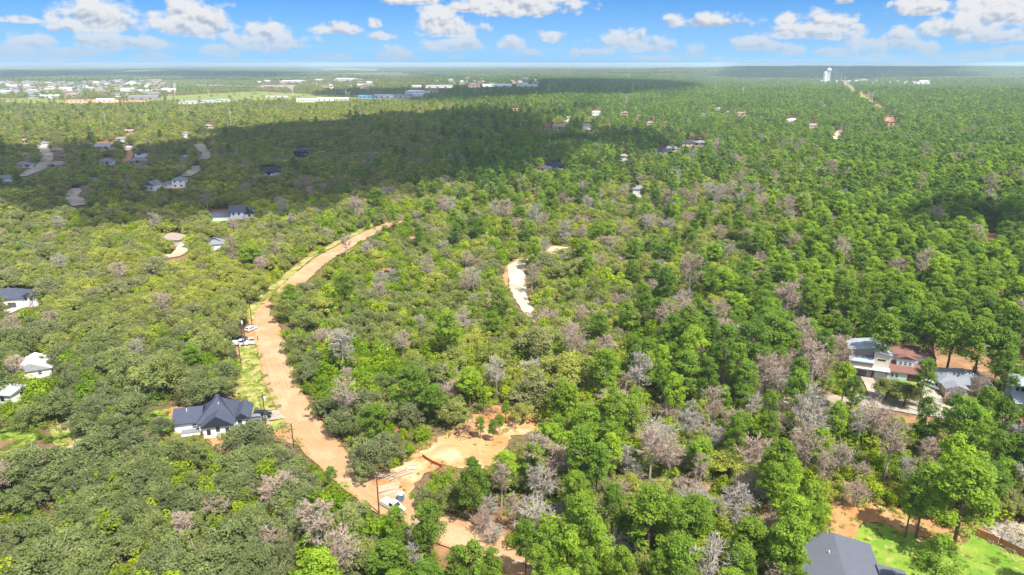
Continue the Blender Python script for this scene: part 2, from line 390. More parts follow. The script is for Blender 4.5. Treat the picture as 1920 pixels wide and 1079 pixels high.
# thicket undergrowth and far groves
def thicket(seed):
    g = np.random.default_rng(seed); cr = MB(); C = np.stack([g.uniform(-3, 3, 16), g.uniform(-3, 3, 16), g.uniform(.1, 1.4, 16)], 1)
    V, t = cards(g, C, g.uniform(.7, 1.3, 16), 34, .22, .5, .6, .7); cr.quads(V, 0, t); return cr
col = bpy.data.collections.new('thicket_kinds'); LODCOL['thicket'] = col
for i in range(4): col.objects.link(bpy.data.objects.new('thicket_%d' % i, thicket(i).mesh('thicket', [M_THICK], tint=True)))
def grove(seed):
    g = np.random.default_rng(seed); cr = MB(); k = 190
    C = np.stack([g.uniform(-75, 75, k), g.uniform(-75, 75, k), g.uniform(6, 10, k)], 1)
    V, t = cards(g, C, g.uniform(3.6, 6.2, k), 9, 3.0, .9, .35, .75); cr.quads(V, 0, t); return cr
M_GROVE = foliage('grove_leaves', (.090, .135, .030), (.140, .175, .038), (.190, .205, .040), .25)
col = bpy.data.collections.new('grove_kinds'); LODCOL['grove'] = col
for i in range(4): col.objects.link(bpy.data.objects.new('grove_%d' % i, grove(i).mesh('grove', [M_GROVE], tint=True)))

def scatter(name, colname, pts, idx, scl, rot, label=None):
    """one object whose points carry instances of the prototypes in a collection"""
    me = bpy.data.meshes.new(name); n = len(pts)
    me.vertices.add(n); me.vertices.foreach_set('co', np.asarray(pts, np.float32).ravel())
    a = me.attributes.new('idx', 'INT', 'POINT'); a.data.foreach_set('value', np.asarray(idx, np.int32))
    a = me.attributes.new('scl', 'FLOAT_VECTOR', 'POINT'); a.data.foreach_set('vector', np.asarray(scl, np.float32).ravel())
    a = me.attributes.new('rot', 'FLOAT_VECTOR', 'POINT'); r3 = np.zeros((n, 3), np.float32); r3[:, 2] = rot; a.data.foreach_set('vector', r3.ravel())
    o = link(name, me); tag(o, label, None, None, 'stuff')
    ng = bpy.data.node_groups.new(name, 'GeometryNodeTree')
    ng.interface.new_socket('Geometry', in_out='INPUT', socket_type='NodeSocketGeometry'); ng.interface.new_socket('Geometry', in_out='OUTPUT', socket_type='NodeSocketGeometry')
    N = ng.nodes; L = ng.links
    gi = N.new('NodeGroupInput'); go = N.new('NodeGroupOutput'); ip = N.new('GeometryNodeInstanceOnPoints')
    ci = N.new('GeometryNodeCollectionInfo'); ci.inputs[0].default_value = LODCOL[colname]; ci.inputs['Separate Children'].default_value = True; ci.inputs['Reset Children'].default_value = True
    def na(nm, ty):
        x = N.new('GeometryNodeInputNamedAttribute'); x.data_type = ty; x.inputs[0].default_value = nm; return x.outputs[0]
    ip.inputs['Pick Instance'].default_value = True
    L.new(gi.outputs[0], ip.inputs['Points']); L.new(ci.outputs[0], ip.inputs['Instance'])
    L.new(na('idx', 'INT'), ip.inputs['Instance Index']); L.new(na('scl', 'FLOAT_VECTOR'), ip.inputs['Scale'])
    L.new(na('rot', 'FLOAT_VECTOR'), ip.inputs['Rotation']); L.new(ip.outputs[0], go.inputs[0])
    md = o.modifiers.new('scatter', 'NODES'); md.node_group = ng
    return o

# ------------------------------------------------------------------ ground
def _ground(t, out):
    p = wpos(t); far = t.ramp(t.vm('LENGTH', p), 3800, 7500)
    n = t.noise(p, .035, 4, .6); n2 = t.noise(p, .6, 5, .65); n3 = t.noise(p, .16, 4, .6)
    c = t.mix(t.ramp(n2, .35, .68), (.105, .068, .040), (.185, .118, .070))
    c = t.mix(t.ramp(n, .50, .60), c, (.300, .165, .085))
    c = t.mix(t.math('MULTIPLY', t.ramp(n3, .50, .64), .6), c, (.115, .120, .035))
    sc = t.vm('MULTIPLY', p, (.35, 1.0, 1))
    f1 = t.noise(sc, .0011, 5, .6); f2 = t.noise(sc, .004, 4, .6)
    fc = t.mix(t.ramp(f2, .35, .65), (.050, .085, .040), (.085, .130, .050))
    fc = t.mix(t.math('MULTIPLY', t.ramp(f1, .56, .64), .85), fc, (.20, .22, .10))
    bsdf(t, out, t.mix(far, c, fc), .95, .05, bump=n2, bstr=.5, bdist=.25)
M_GROUND = mat('forest_floor', _ground)
def make_ground():
    angs = np.radians(np.concatenate([np.arange(-52, 52, 1.0), np.arange(52, 308, 8.0)]))
    rs = [0.0]; r = 6.0
    while r < 60000: rs.append(r); r *= 1.03 if r > 200 else 1.08
    rs.append(60000.0); rs = np.array(rs[1:])
    A, Rr = np.meshgrid(angs, rs); X = np.sin(A) * Rr; Y = np.cos(A) * Rr; Z = terr(X, Y)
    V = np.concatenate([[[0, 0, float(terr(0, 0))]], np.stack([X, Y, Z], -1).reshape(-1, 3)])
    na, nr = len(angs), len(rs); F = [(0, 1 + (k + 1) % na, 1 + k) for k in range(na)]
    i, k = np.meshgrid(np.arange(nr - 1), np.arange(na), indexing='ij'); k2 = (k + 1) % na
    F += list(map(tuple, np.stack([1 + i * na + k, 1 + i * na + k2, 1 + (i + 1) * na + k2, 1 + (i + 1) * na + k], -1).reshape(-1, 4).tolist()))
    me = bpy.data.meshes.new('ground'); me.from_pydata(V.tolist(), [], F); me.materials.append(M_GROUND)
    me.polygons.foreach_set('use_smooth', [True] * len(F)); me.flip_normals(); me.update()
    if me.polygons[0].normal.z < 0: me.flip_normals()
    tag(link('ground', me), kind='structure')
make_ground()

KEEP = []           # (polygon in photo pixels, how strongly trees keep off)
GROUNDOUT = []      # polygons on the ground where no tree stands
def world_poly(poly): return [at(*q) for q in poly]
from mathutils.geometry import delaunay_2d_cdt
def patch(name, poly, m, lift=.1, jag=.6, keep=True, step=None, kind='structure'):
    P = world_poly(poly); dist = sum(p.length for p in P) / len(P)
    ring = []
    seg = max(1.2, dist * .008)
    for i, p in enumerate(P):
        q = P[(i + 1) % len(P)]; n = max(1, int((q - p).length / seg)); 
        for k in range(n):
            a = p.lerp(q, k / n); ring.append((a.x + rnd.uniform(-jag, jag), a.y + rnd.uniform(-jag, jag)))
    xs = [a[0] for a in ring]; ys = [a[1] for a in ring]; st = step or max(3.0, dist * .012)
    gx, gy = np.meshgrid(np.arange(min(xs), max(xs), st), np.arange(min(ys), max(ys), st)); gx = gx.ravel(); gy = gy.ravel()
    ok = inside(gx, gy, ring); pts = [Vector(a) for a in ring] + [Vector((x, y)) for x, y in zip(gx[ok], gy[ok])]
    n = len(ring); v, e, f, *_ = delaunay_2d_cdt(pts, [], [list(range(n))], 1, 1e-4)
    lf = lift + dist * (.0004 if dist < 1500 else .0001)
    me = bpy.data.meshes.new(name); me.from_pydata([(a.x, a.y, float(terr(a.x, a.y)) + lf) for a in v], [], [tuple(x) for x in f]); me.materials.append(m); me.update()
    if len(me.polygons) and me.polygons[0].normal.z < 0: me.flip_normals()
    if keep: KEEP.append(poly)
    GROUNDOUT.append([(p.x, p.y) for p in P])
    return tag(link(name, me), kind=kind)
def smooth_line(P, step):
    pts = [Vector(p) for p in P]; out = []
    for i in range(len(pts) - 1):
        p0 = pts[max(i - 1, 0)]; p1 = pts[i]; p2 = pts[i + 1]; p3 = pts[min(i + 2, len(pts) - 1)]
        n = max(2, int((p2 - p1).length / step))
        for k in range(n):
            s = k / n; out.append(.5 * ((2 * p1) + (p2 - p0) * s + (2 * p0 - 5 * p1 + 4 * p2 - p3) * s * s + (3 * p1 - p0 - 3 * p2 + p3) * s ** 3))
    out.append(pts[-1]); return out
def keep_ribbon(line, width, off=0.0):
    P = smooth_line([at(*q) for q in line], 4.0); A, B = [], []
    for i, p in enumerate(P):
        t = (P[min(i + 1, len(P) - 1)] - P[max(i - 1, 0)]); t.z = 0; t.normalize(); s = Vector((-t.y, t.x, 0))
        for L, k in ((A, -1), (B, 1)):
            q = p + s * (off + k * width / 2); X, Y, _ = project(q.x, q.y, q.z); L.append((float(X), float(Y)))
    KEEP.append(A + B[::-1])
def ribbon(name, line, width, m, lift=.16, off=0.0, jag=.35, keep=True):
    P = smooth_line([at(*q) for q in line], 2.0 if at(*line[0]).length < 500 else 8.0)
    nx = 8; V = []; U = []; n = len(P); L = 0.0; ringL = []; ringR = []
    for i, p in enumerate(P):
        t = (P[min(i + 1, n - 1)] - P[max(i - 1, 0)]); t.z = 0; t.normalize(); s = Vector((-t.y, t.x, 0))
        wd = width * (1 + .05 * math.sin(i * .37) + .04 * math.sin(i * .11 + 1)); jl, jr = rnd.uniform(-jag, jag), rnd.uniform(-jag, jag)
        if i: L += (p - P[i - 1]).length
        for k in range(nx + 1):
            u = -1 + 2 * k / nx; o_ = off + u * wd / 2 + (jl if k == 0 else jr if k == nx else 0)
            q = p + s * o_; V.append((q.x, q.y, float(terr(q.x, q.y)) + lift + q.length * .0004)); U.append((u, L / 10.0, 0))
            if k == 0: ringL.append((q.x, q.y))
            if k == nx: ringR.append((q.x, q.y))
    F = [(i * (nx + 1) + k, (i + 1) * (nx + 1) + k, (i + 1) * (nx + 1) + k + 1, i * (nx + 1) + k + 1) for i in range(n - 1) for k in range(nx)]
    me = bpy.data.meshes.new(name); me.from_pydata(V, [], F); me.materials.append(m)
    a = me.attributes.new('uv2', 'FLOAT_VECTOR', 'POINT'); a.data.foreach_set('vector', np.asarray(U, np.float32).ravel()); me.update()
    if me.polygons[0].normal.z < 0: me.flip_normals()
    poly = ringL + ringR[::-1]; GROUNDOUT.append(poly)
    if keep:
        q = np.array(poly); X, Y, _ = project(q[:, 0], q[:, 1], terr(q[:, 0], q[:, 1])); KEEP.append(list(zip(X.tolist(), Y.tolist())))
    return tag(link(name, me), kind='structure')

def soil(name, a, b, c, rut=False):
    def fn(t, out):
        p = wpos(t); n = t.noise(p, .12, 5, .6); n2 = t.noise(p, 1.1, 5, .65); n3 = t.noise(p, .045, 3, .5)
        col_ = t.mix(t.ramp(n, .38, .62), a, b); col_ = t.mix(t.ramp(n3, .5, .66), col_, c)
        col_ = t.vm('MULTIPLY', col_, t_comb(t, t.math('MULTIPLY_ADD', n2, .5, .75)))
        if rut:
            at_ = t.new('ShaderNodeAttribute'); at_.attribute_name = 'uv2'; s = t.new('ShaderNodeSeparateXYZ'); t.put(s.inputs[0], at_.outputs['Vector'])
            wob = t.noise(at_.outputs['Vector'], .6, 2); u = t.math('ADD', s.outputs[0], t.math('MULTIPLY', t.math('SUBTRACT', wob, .5), .35))
            cb = t.new('ShaderNodeCombineXYZ'); t.put(cb.inputs[0], t.math('MULTIPLY', u, 13.0)); t.put(cb.inputs[1], t.math('MULTIPLY', s.outputs[1], .12))
            ln = t.noise(cb.outputs[0], 1.0, 3, .6)
            col_ = t.mix(t.math('MULTIPLY', t.ramp(ln, .56, .68), .38), col_, tuple(x * .62 for x in a))
            col_ = t.mix(t.math('MULTIPLY', t.ramp(ln, .46, .36), .35), col_, tuple(min(.6, x * 1.25) for x in b))
            ed = t.ramp(t.math('ADD', t.math('ABSOLUTE', s.outputs[0]), t.math('MULTIPLY', t.math('SUBTRACT', n2, .5), .5)), .78, .98)
            col_ = t.mix(t.math('MULTIPLY', ed, .7), col_, (.36, .19, .09))
        bsdf(t, out, col_, .95, .05, bump=n2, bstr=.35, bdist=.12)
    return mat(name, fn)
M_DIRT = soil('dirt_road', (.350, .215, .118), (.415, .275, .168), (.365, .200, .098), True)
M_SAND = soil('orange_sand', (.40, .190, .072), (.48, .335, .200), (.45, .255, .120))
M_SOIL = soil('orange_soil', (0.391, 0.187, 0.076), (0.425, 0.246, 0.123), (0.357, 0.204, 0.111))
M_CALICHE = soil('white_gravel', (0.383, 0.332, 0.272), (0.468, 0.416, 0.357), (0.391, 0.281, 0.178))
M_CONC = soil('concrete', (0.315, 0.270, 0.225), (0.375, 0.330, 0.285), (0.285, 0.232, 0.180))
M_LITTER = soil('needle_litter', (.22, .130, .070), (.32, .190, .100), (.16, .120, .060))
M_FIELDG = soil('field_grass', (0.160, 0.200, 0.048), (0.240, 0.240, 0.072), (0.128, 0.176, 0.048))
M_GREY = soil('grey_lot', (0.216, 0.204, 0.186), (0.276, 0.258, 0.234), (0.240, 0.198, 0.156))
def _grass(t, out):
    p = wpos(t); n = t.noise(p, .22, 4, .6); n2 = t.noise(p, 1.6, 5, .7); n3 = t.noise(p, .5, 3)
    c = t.mix(t.ramp(n, .35, .65), (.120, .225, .026), (.20, .275, .040)); c = t.mix(t.ramp(n3, .56, .70), c, (.36, .27, .12))
    c = t.vm('MULTIPLY', c, t_comb(t, t.math('MULTIPLY_ADD', n2, .7, .65))); bsdf(t, out, c, .9, .05, bump=n2, bstr=.6, bdist=.15)
M_GRASS = mat('lawn_grass', _grass)
def _verge(t, out):
    p = wpos(t); n = t.noise(p, .16, 4, .6); n2 = t.noise(p, 1.4, 5, .7); n3 = t.noise(p, .35, 4)
    c = t.mix(t.ramp(n, .38, .62), (.135, .195, .026), (.27, .265, .070)); c = t.mix(t.ramp(n3, .46, .66), c, (.42, .29, .155))
    c = t.vm('MULTIPLY', c, t_comb(t, t.math('MULTIPLY_ADD', n2, .7, .65))); bsdf(t, out, c, .9, .05, bump=n2, bstr=.6, bdist=.15)
M_VERGE = mat('verge_grass', _verge)

# --- the long dirt road and its verges
ROAD = [(1080,1150),(1010,1092),(965,1058),(912,1028),(850,1000),(790,972),(735,945),(690,917),(642,880),(607,845),(577,808),(553,770),(536,735),(522,700),(512,665),(503,632),(499,605),(505,580),(530,552),(558,527),(583,505),(612,483),(650,462),(690,440),(735,420),(785,401)]
ribbon('dirt_road', ROAD, 8.6, M_DIRT, .30, keep=False)
for i0, i1, w_ in ((1, 5, 6.5), (6, 17, 8.4), (19, 23, 8.5), (22, 26, 2.6)): keep_ribbon(ROAD[i0:i1], w_)
keep_ribbon([(528,545),(548,527),(575,503),(605,480)], 4, 4.5); keep_ribbon([(645,459),(686,437),(700,431)], 3, 4.5)
ribbon('verge', [(488,600),(498,578),(520,553),(548,527),(575,503),(605,480),(645,459),(686,437),(728,417)], 4.2, M_VERGE, .22, off=4.5, keep=False)
patch('road_shoulder', [(640,905),(660,868),(700,880),(760,900),(740,930),(775,962),(745,965),(700,945),(660,925)], M_DIRT, .20)
patch('grass_verge', [(446,662),(452,650),(486,648),(490,670),(499,700),(512,735),(524,763),(500,770),(470,772),(450,745),(440,745),(444,715),(450,690)], M_VERGE, .14)
patch('front_yard', [(452,748),(500,768),(524,768),(500,772),(470,790),(455,785)], M_VERGE, .17, keep=True)
patch('front_yard', [(496,792),(533,788),(540,800),(510,812),(498,810)], M_VERGE, .17)
patch('bare_soil', [(505,812),(540,801),(552,818),(560,835),(535,832),(505,822)], M_SOIL, .12)
patch('bare_soil', [(322,765),(360,757),(345,770),(325,790),(300,775)], M_SOIL, .10)
patch('bare_soil', [(385,806),(402,812),(420,838),(440,838),(425,850),(405,842),(380,822)], M_SOIL, .10)
patch('lawn', [(256,772),(320,768),(333,800),(330,815),(285,812),(262,800)], M_GRASS, .08)
patch('lawn', [(-40,812),(30,800),(70,806),(60,830),(20,850),(-40,845)], M_GRASS, .08)
patch('lawn', [(95,800),(140,792),(152,820),(140,850),(110,880),(98,860)], M_VERGE, .08)
patch('driveway', [(488,776),(524,770),(535,786),(500,792),(486,788)], M_CONC, .30, jag=.05)
patch('driveway', [(384,652),(428,645),(484,640),(485,646),(440,650),(386,658)], M_CONC, .26, jag=.05)
patch('driveway', [(452,637),(484,631),(484,636),(456,641)], M_CONC, .26, jag=.05)
patch('bare_soil', [(452,640),(462,600),(490,596),(486,628),(470,636)], M_SOIL, .10)
# --- the cleared building plot
patch('sandy_clearing', [(700,915),(735,882),(790,848),(832,815),(872,790),(905,768),(950,760),(1000,768),(1030,788),(1012,812),(962,816),(945,842),(936,872),(880,882),(835,872),(800,890),(775,915),(750,935),(715,935)], M_SAND, .12, jag=.9)
patch('caliche_road', [(952,500),(972,488),(990,487),(984,506),(986,535),(992,565),(1010,600),(1000,607),(984,590),(968,568),(955,540)], M_CALICHE, .22, jag=.4)
patch('bare_soil', [(942,520),(950,498),(968,486),(1000,480),(1000,486),(970,492),(955,510),(950,545)], M_SOIL, .12)
patch('caliche_road', [(1010,470),(1045,464),(1075,466),(1068,472),(1040,474)], M_CALICHE, .22)
patch('bare_soil', [(1006,470),(1040,461),(1085,464),(1080,475),(1035,478)], M_SOIL, .10, keep=False)
# --- yard in the lower right
patch('cleared_yard', [(1548,962),(1575,946),(1640,944),(1690,958),(1755,978),(1800,1000),(1800,1030),(1740,1015),(1660,985),(1622,982),(1604,1010),(1580,1045),(1565,1090),(1500,1150),(1470,1150),(1500,1079),(1530,1020),(1550,985)], M_SOIL, .10, jag=.8)
patch('lawn', [(1616,984),(1650,982),(1700,1000),(1760,1018),(1810,1022),(1822,1000),(1860,1020),(1930,1052),(1990,1090),(1990,1200),(1560,1200),(1590,1040),(1600,1010)], M_GRASS, .16, jag=.3)
patch('brush_clearing', [(1835,985),(1880,975),(1960,985),(1990,1060),(1930,1040),(1860,1005)], soil('cut_brush', (.34, .27, .20), (.44, .36, .28), (.28, .22, .15)), .12)
# --- the street of houses on the right
patch('needle_litter', [(1735,655),(1800,640),(1930,660),(1930,745),(1850,705),(1790,690),(1760,700)], M_LITTER, .08, keep=False)
patch('lawn', [(1757,693),(1776,692),(1775,745),(1762,738)], M_GRASS, .14)
patch('lawn', [(1670,705),(1712,702),(1725,722),(1690,728)], M_GRASS, .14)
patch('driveway', [(1612,706),(1634,704),(1648,735),(1660,740),(1632,750),(1622,725)], M_CONC, .22, jag=.1)
patch('driveway', [(1720,712),(1738,706),(1762,742),(1775,765),(1740,770),(1725,735)], M_CONC, .22, jag=.1)
patch('driveway', [(1778,735),(1808,738),(1822,772),(1785,775)], M_CONC, .22, jag=.1)
patch('street', [(1440,748),(1560,742),(1640,742),(1740,755),(1800,765),(1930,795),(1930,815),(1850,800),(1740,782),(1600,760),(1450,762)], M_CONC, .16, jag=.3)
# --- small openings among the trees
for q in [[(705,505),(728,500),(735,508),(712,512)],[(855,497),(868,490),(870,502)],[(640,548),(650,543),(655,552)],[(765,420),(778,428),(780,448),(770,450)],
          [(880,715),(890,706),(893,716)],[(745,690),(752,678),(756,686)],[(1860,548),(1885,545),(1888,551),(1866,553)],[(1835,440),(1865,436),(1880,448),(1850,455)],
          [(1385,330),(1402,327),(1404,332)],[(1455,305),(1462,304),(1462,309)],[(950,372),(1010,366),(1000,378)],[(1005,598),(1014,590),(1012,602)],[(700,320),(640,330),(700,326)],
          [(1655,222),(1676,220),(1680,236),(1664,238)]]:
    patch('bare_soil', q, M_SOIL, .2, jag=.3)
patch('needle_litter', [(830,1000),(900,960),(1000,985),(960,1040),(900,1020)], M_LITTER, .06, keep=False)
# --- roads of the settlement on the left
ribbon('residential_street', [(36,332),(70,318),(86,303),(88,290),(78,274)], 11, M_CONC, .3)
ribbon('residential_street', [(234,306),(240,298),(243,286),(236,272)], 7, M_SOIL, .3)
ribbon('residential_street', [(345,332),(362,322),(370,312)], 10, M_CONC, .3)
ribbon('residential_street', [(378,300),(386,290),(380,280),(370,271)], 12, M_CONC, .3)
ribbon('forest_track', [(590,299),(625,293),(660,290)], 6, M_GREY, .3)
ribbon('forest_track', [(152,386),(142,376),(133,368),(140,360),(148,354)], 9, M_CALICHE, .3)
ribbon('forest_track', [(300,482),(330,480),(342,468),(346,455)], 6, M_CALICHE, .3)
ribbon('forest_track', [(1565,262),(1572,250),(1576,246)], 7, M_CALICHE, .3)
patch('yard', [(395,418),(430,408),(432,412),(400,424)], M_GRASS, .2)
patch('yard', [(0,580),(25,568),(70,565),(60,572),(30,585),(10,592)], M_CALICHE, .2)
# --- power line clearing on the right
ribbon('power_line_clearing', [(1581,156),(1590,162),(1602,172),(1618,184),(1640,200),(1660,216)], 22, M_VERGE, .5, keep=False)
ribbon('power_line_track', [(1581,156),(1590,162),(1602,172),(1612,179)], 5, M_LITTER, .8, keep=False)
keep_ribbon([(1581,156),(1590,162),(1602,172)], 8)
# --- open land and works yards beyond the forest
FIELDS = []
def field(name, poly, m, lift=1.5):
    o = patch(name, poly, m, .35, jag=14, keep=False); GROUNDOUT.pop(); FIELDS.append(poly); return o
TOWN = []
field('field', [(250,184),(330,180),(480,172),(560,176),(660,180),(700,186),(560,198),(420,193),(300,192)], M_FIELDG)
field('field', [(0,185),(60,184),(130,190),(60,198),(0,196)], M_FIELDG)
field('works_yard', [(75,193),(120,188),(180,187),(300,190),(260,198),(190,200),(130,199)], M_SAND, 2.5)
field('works_yard', [(480,195),(530,190),(560,197),(520,202),(480,200)], M_SAND, 2.5)
field('works_yard', [(550,192),(620,184),(700,186),(660,196),(570,198)], M_GREY, 2.5)
field('works_yard', [(650,180),(760,176),(810,183),(740,188),(660,186)], M_GREY, 2.5)
field('works_yard', [(1530,151),(1560,150.5),(1650,151),(1655,154),(1590,153.5),(1540,153)], M_GREY, 2.5)
field('works_yard', [(1715,156),(1745,154),(1750,159),(1722,160)], M_GREY, 2.5)
TOWN = [(-60,150),(200,148),(330,152),(420,160),(310,172),(120,178),(-60,178)]
patch('town_ground', TOWN, M_GREY, 1.0, jag=8, keep=False); GROUNDOUT.pop()
field('field', [(370,160),(560,162),(700,160),(700,163),(480,165),(370,164)], M_GREY, 1.5)
field('field', [(590,130),(640,128),(720,130),(720,137),(660,134),(600,134)], M_FIELDG, 2)
field('field', [(-60,128),(150,127),(330,126),(300,129),(100,131),(-60,130)], M_FIELDG, 2)
field('field', [(150,139),(230,134),(330,132),(330,135),(230,139),(160,141)], M_FIELDG, 2)
field('field', [(430,131),(560,128),(560,130),(450,133)], M_FIELDG, 2)
field('field', [(500,122),(700,121),(720,122.5),(560,123.5)], M_FIELDG, 2)

# ------------------------------------------------------------------ haze
hz = MB(); hz.box(-61000, 61000, -61000, 61000, -60, 99)
def _haze(t, out):
    v = t.new('ShaderNodeVolumePrincipled'); v.inputs['Color'].default_value = (.60, .78, .90, 1); v.inputs['Density'].default_value = 1.0e-4
    v.inputs['Anisotropy'].default_value = 0.0
    t.l.new(v.outputs[0], out.inputs['Volume'])
tag(link('haze', hz.mesh('haze', mat('haze', _haze))), kind='stuff')

# ------------------------------------------------------------------ clouds that shade the land
def _cl(t, out):
    d = t.new('ShaderNodeBsdfDiffuse'); d.inputs[0].default_value = (.9, .9, .92, 1); tr = t.new('ShaderNodeBsdfTransparent'); m = t.new('ShaderNodeMixShader'); m.inputs[0].default_value = .52
    t.l.new(tr.outputs[0], m.inputs[1]); t.l.new(d.outputs[0], m.inputs[2]); t.l.new(m.outputs[0], out.inputs[0])
M_CLOUD = mat('cloud', _cl)
import bmesh
_b = bmesh.new(); bmesh.ops.create_icosphere(_b, subdivisions=3, radius=1)
IV = np.array([v.co[:] for v in _b.verts]); IF = [tuple(v.index for v in f.verts) for f in _b.faces]; _b.free()
def cloud(poly, alt, puff, seed, drop=0.0):
    g = np.random.default_rng(seed); P = [(p.x, p.y) for p in (at(a, b, 8) for a, b in poly)]; mb = MB()
    xs = [p[0] for p in P]; ys = [p[1] for p in P]; st = puff * .85
    gx, gy = np.meshgrid(np.arange(min(xs), max(xs), st), np.arange(min(ys), max(ys), st)); gx = gx.ravel() + g.uniform(-.3, .3, gx.size) * st; gy = gy.ravel() + g.uniform(-.3, .3, gy.size) * st
    ok = inside(gx, gy, P) & (g.uniform(0, 1, gx.size) >= drop); gx = gx[ok]; gy = gy[ok]; t = alt / SUN.z
    for x, y in zip(gx, gy):
        r = puff * g.uniform(.6, 1.05); V = IV * (1 + .18 * np.sin(IV @ g.normal(size=3) * 5 + g.uniform(0, 6)) + .10 * np.sin(IV @ g.normal(size=3) * 11))[:, None] * r * np.array([1, 1, .5])
        mb.add(V + np.array([x + SUN.x * t, y + SUN.y * t, alt + g.uniform(0, .3) * puff]), IF)
    o = link('cloud', mb.mesh('cloud', M_CLOUD, smooth=True)); tag(o, kind='structure')
cloud([(-150,330),(60,352),(150,370),(250,383),(400,373),(520,364),(620,358),(760,343),(900,322),(980,304),(1020,292),(1000,268),(1060,256),(1100,262),(1060,246),(1010,238),(1000,215),(960,208),(880,204),(780,212),(620,224),(520,234),(430,243),(350,262),(240,272),(150,267),(60,276),(-150,270)], 900, 40, 1)
cloud([(960,182),(1050,174),(1150,180),(1260,167),(1300,158),(1230,152),(1050,149),(1000,153),(930,160),(820,164),(640,164),(640,174),(800,184)], 1400, 90, 2)
cloud([(1540,392),(1700,362),(1940,340),(1990,425),(1800,418),(1680,424)], 900, 26, 3, .72)
cloud([(960,330),(1010,235),(1130,225),(1250,262),(1210,300),(1080,318)], 900, 30, 6, .70)
cloud([(60,400),(-60,300),(300,250),(900,196),(1120,196),(1080,212),(600,236),(300,275),(120,380)], 900, 30, 7, .80)
cloud([(1380,131),(1800,131),(1780,146),(1390,147)], 2000, 260, 4)
cloud([(-40,134),(300,133),(560,137),(500,147),(250,143),(-40,146)], 2000, 260, 5)

# ------------------------------------------------------------------ houses
def shingle(name, col_): return plain(name, col_, .9, .1, vary=.28, scale=.8)
R_CHAR = shingle('charcoal_shingles', (.062, .072, .105)); R_GREY = shingle('grey_shingles', (.19, .20, .22)); R_LGREY = shingle('light_grey_shingles', (.20, .215, .25)); R_RED = shingle('red_shingles', (.190, .095, .085))
R_TAN = shingle('tan_shingles', (.27, .22, .185)); R_BROWN = shingle('brown_shingles', (.20, .13, .09)); R_DARK = shingle('dark_shingles', (.035, .045, .075))
R_METAL = plain('pale_metal_roof', (.30, .34, .40), .45, .35, vary=.15); R_WHITE = plain('white_metal_roof', (.60, .62, .64), .45, .4, vary=.1)
W_WHITE = plain('white_siding', (.74, .74, .72), .7, .2, vary=.08); W_BLUE = plain('pale_blue_siding', (.52, .60, .62), .7, .2, vary=.08)
W_TAUPE = plain('taupe_stucco', (.33, .27, .22), .8, .15, vary=.15); W_BRICK = plain('tan_brick', (.42, .33, .25), .85, .1, vary=.25, scale=2); W_STONE = plain('pale_stone', (.55, .49, .41), .85, .1, vary=.2, scale=2)
W_DKBLUE = plain('navy_siding', (.035, .045, .10), .6, .2); M_TRIM = plain('white_trim', (.78, .78, .77), .6, .3, vary=.05)
M_DARKT = plain('dark_trim', (.035, .035, .04), .5, .3); M_DOOR = plain('brown_door', (.10, .05, .03), .5, .3); M_GAR = plain('garage_door', (.10, .10, .11), .5, .3); M_GARW = plain('white_garage_door', (.66, .67, .68), .5, .3)
def _glass(t, out): bsdf(t, out, (.03, .04, .05), .08, .8)
M_GLASS = mat('window_glass', _glass)
M_ORANGE = plain('orange_sheathing', (.52, .25, .10), .8, .1)

def roof_mesh(w, kind, pitch, ax, ov, th=.18):
    x0, x1, y0, y1, z = w[0] - ov, w[1] + ov, w[2] - ov, w[3] + ov, w[5]
    cx, cy = (x0 + x1) / 2, (y0 + y1) / 2
    half = (y1 - y0) / 2 if ax == 'x' else (x1 - x0) / 2
    zr = z + pitch * (half - ov); ze = z - pitch * ov
    if kind == 'flat': ze = zr = z
    if kind == 'shed':                                   # ax: side that is high: 'x+', 'x-', 'y+', 'y-'
        span = (x1 - x0) if ax[0] == 'x' else (y1 - y0); hi, lo = z + pitch * span, z
        zz = {'x+': [lo, hi, hi, lo], 'x-': [hi, lo, lo, hi], 'y+': [lo, lo, hi, hi], 'y-': [hi, hi, lo, lo]}[ax]
        top = [(x0, y0, zz[0]), (x1, y0, zz[1]), (x1, y1, zz[2]), (x0, y1, zz[3])]; faces = [(0, 1, 2, 3)]
    elif kind == 'flat': top = [(x0, y0, z), (x1, y0, z), (x1, y1, z), (x0, y1, z)]; faces = [(0, 1, 2, 3)]
    else:
        ins = half if kind == 'hip' else 0.0
        if ax == 'x': rid = [(x0 + ins, cy, zr), (x1 - ins, cy, zr)]
        else: rid = [(cx, y0 + ins, zr), (cx, y1 - ins, zr)]
        top = [(x0, y0, ze), (x1, y0, ze), (x1, y1, ze), (x0, y1, ze)] + rid
        faces = [(0, 1, 5, 4), (2, 3, 4, 5), (3, 0, 4), (1, 2, 5)] if ax == 'x' else [(3, 0, 4, 5), (1, 2, 5, 4), (0, 1, 4), (2, 3, 5)]
    n = len(top); low = [(a, b, c - th) for a, b, c in top]
    F = faces + [tuple(i + n for i in f[::-1]) for f in faces] + [(i, i + n, (i + 1) % 4 + n, (i + 1) % 4) for i in range(4)]
    return top + low, F
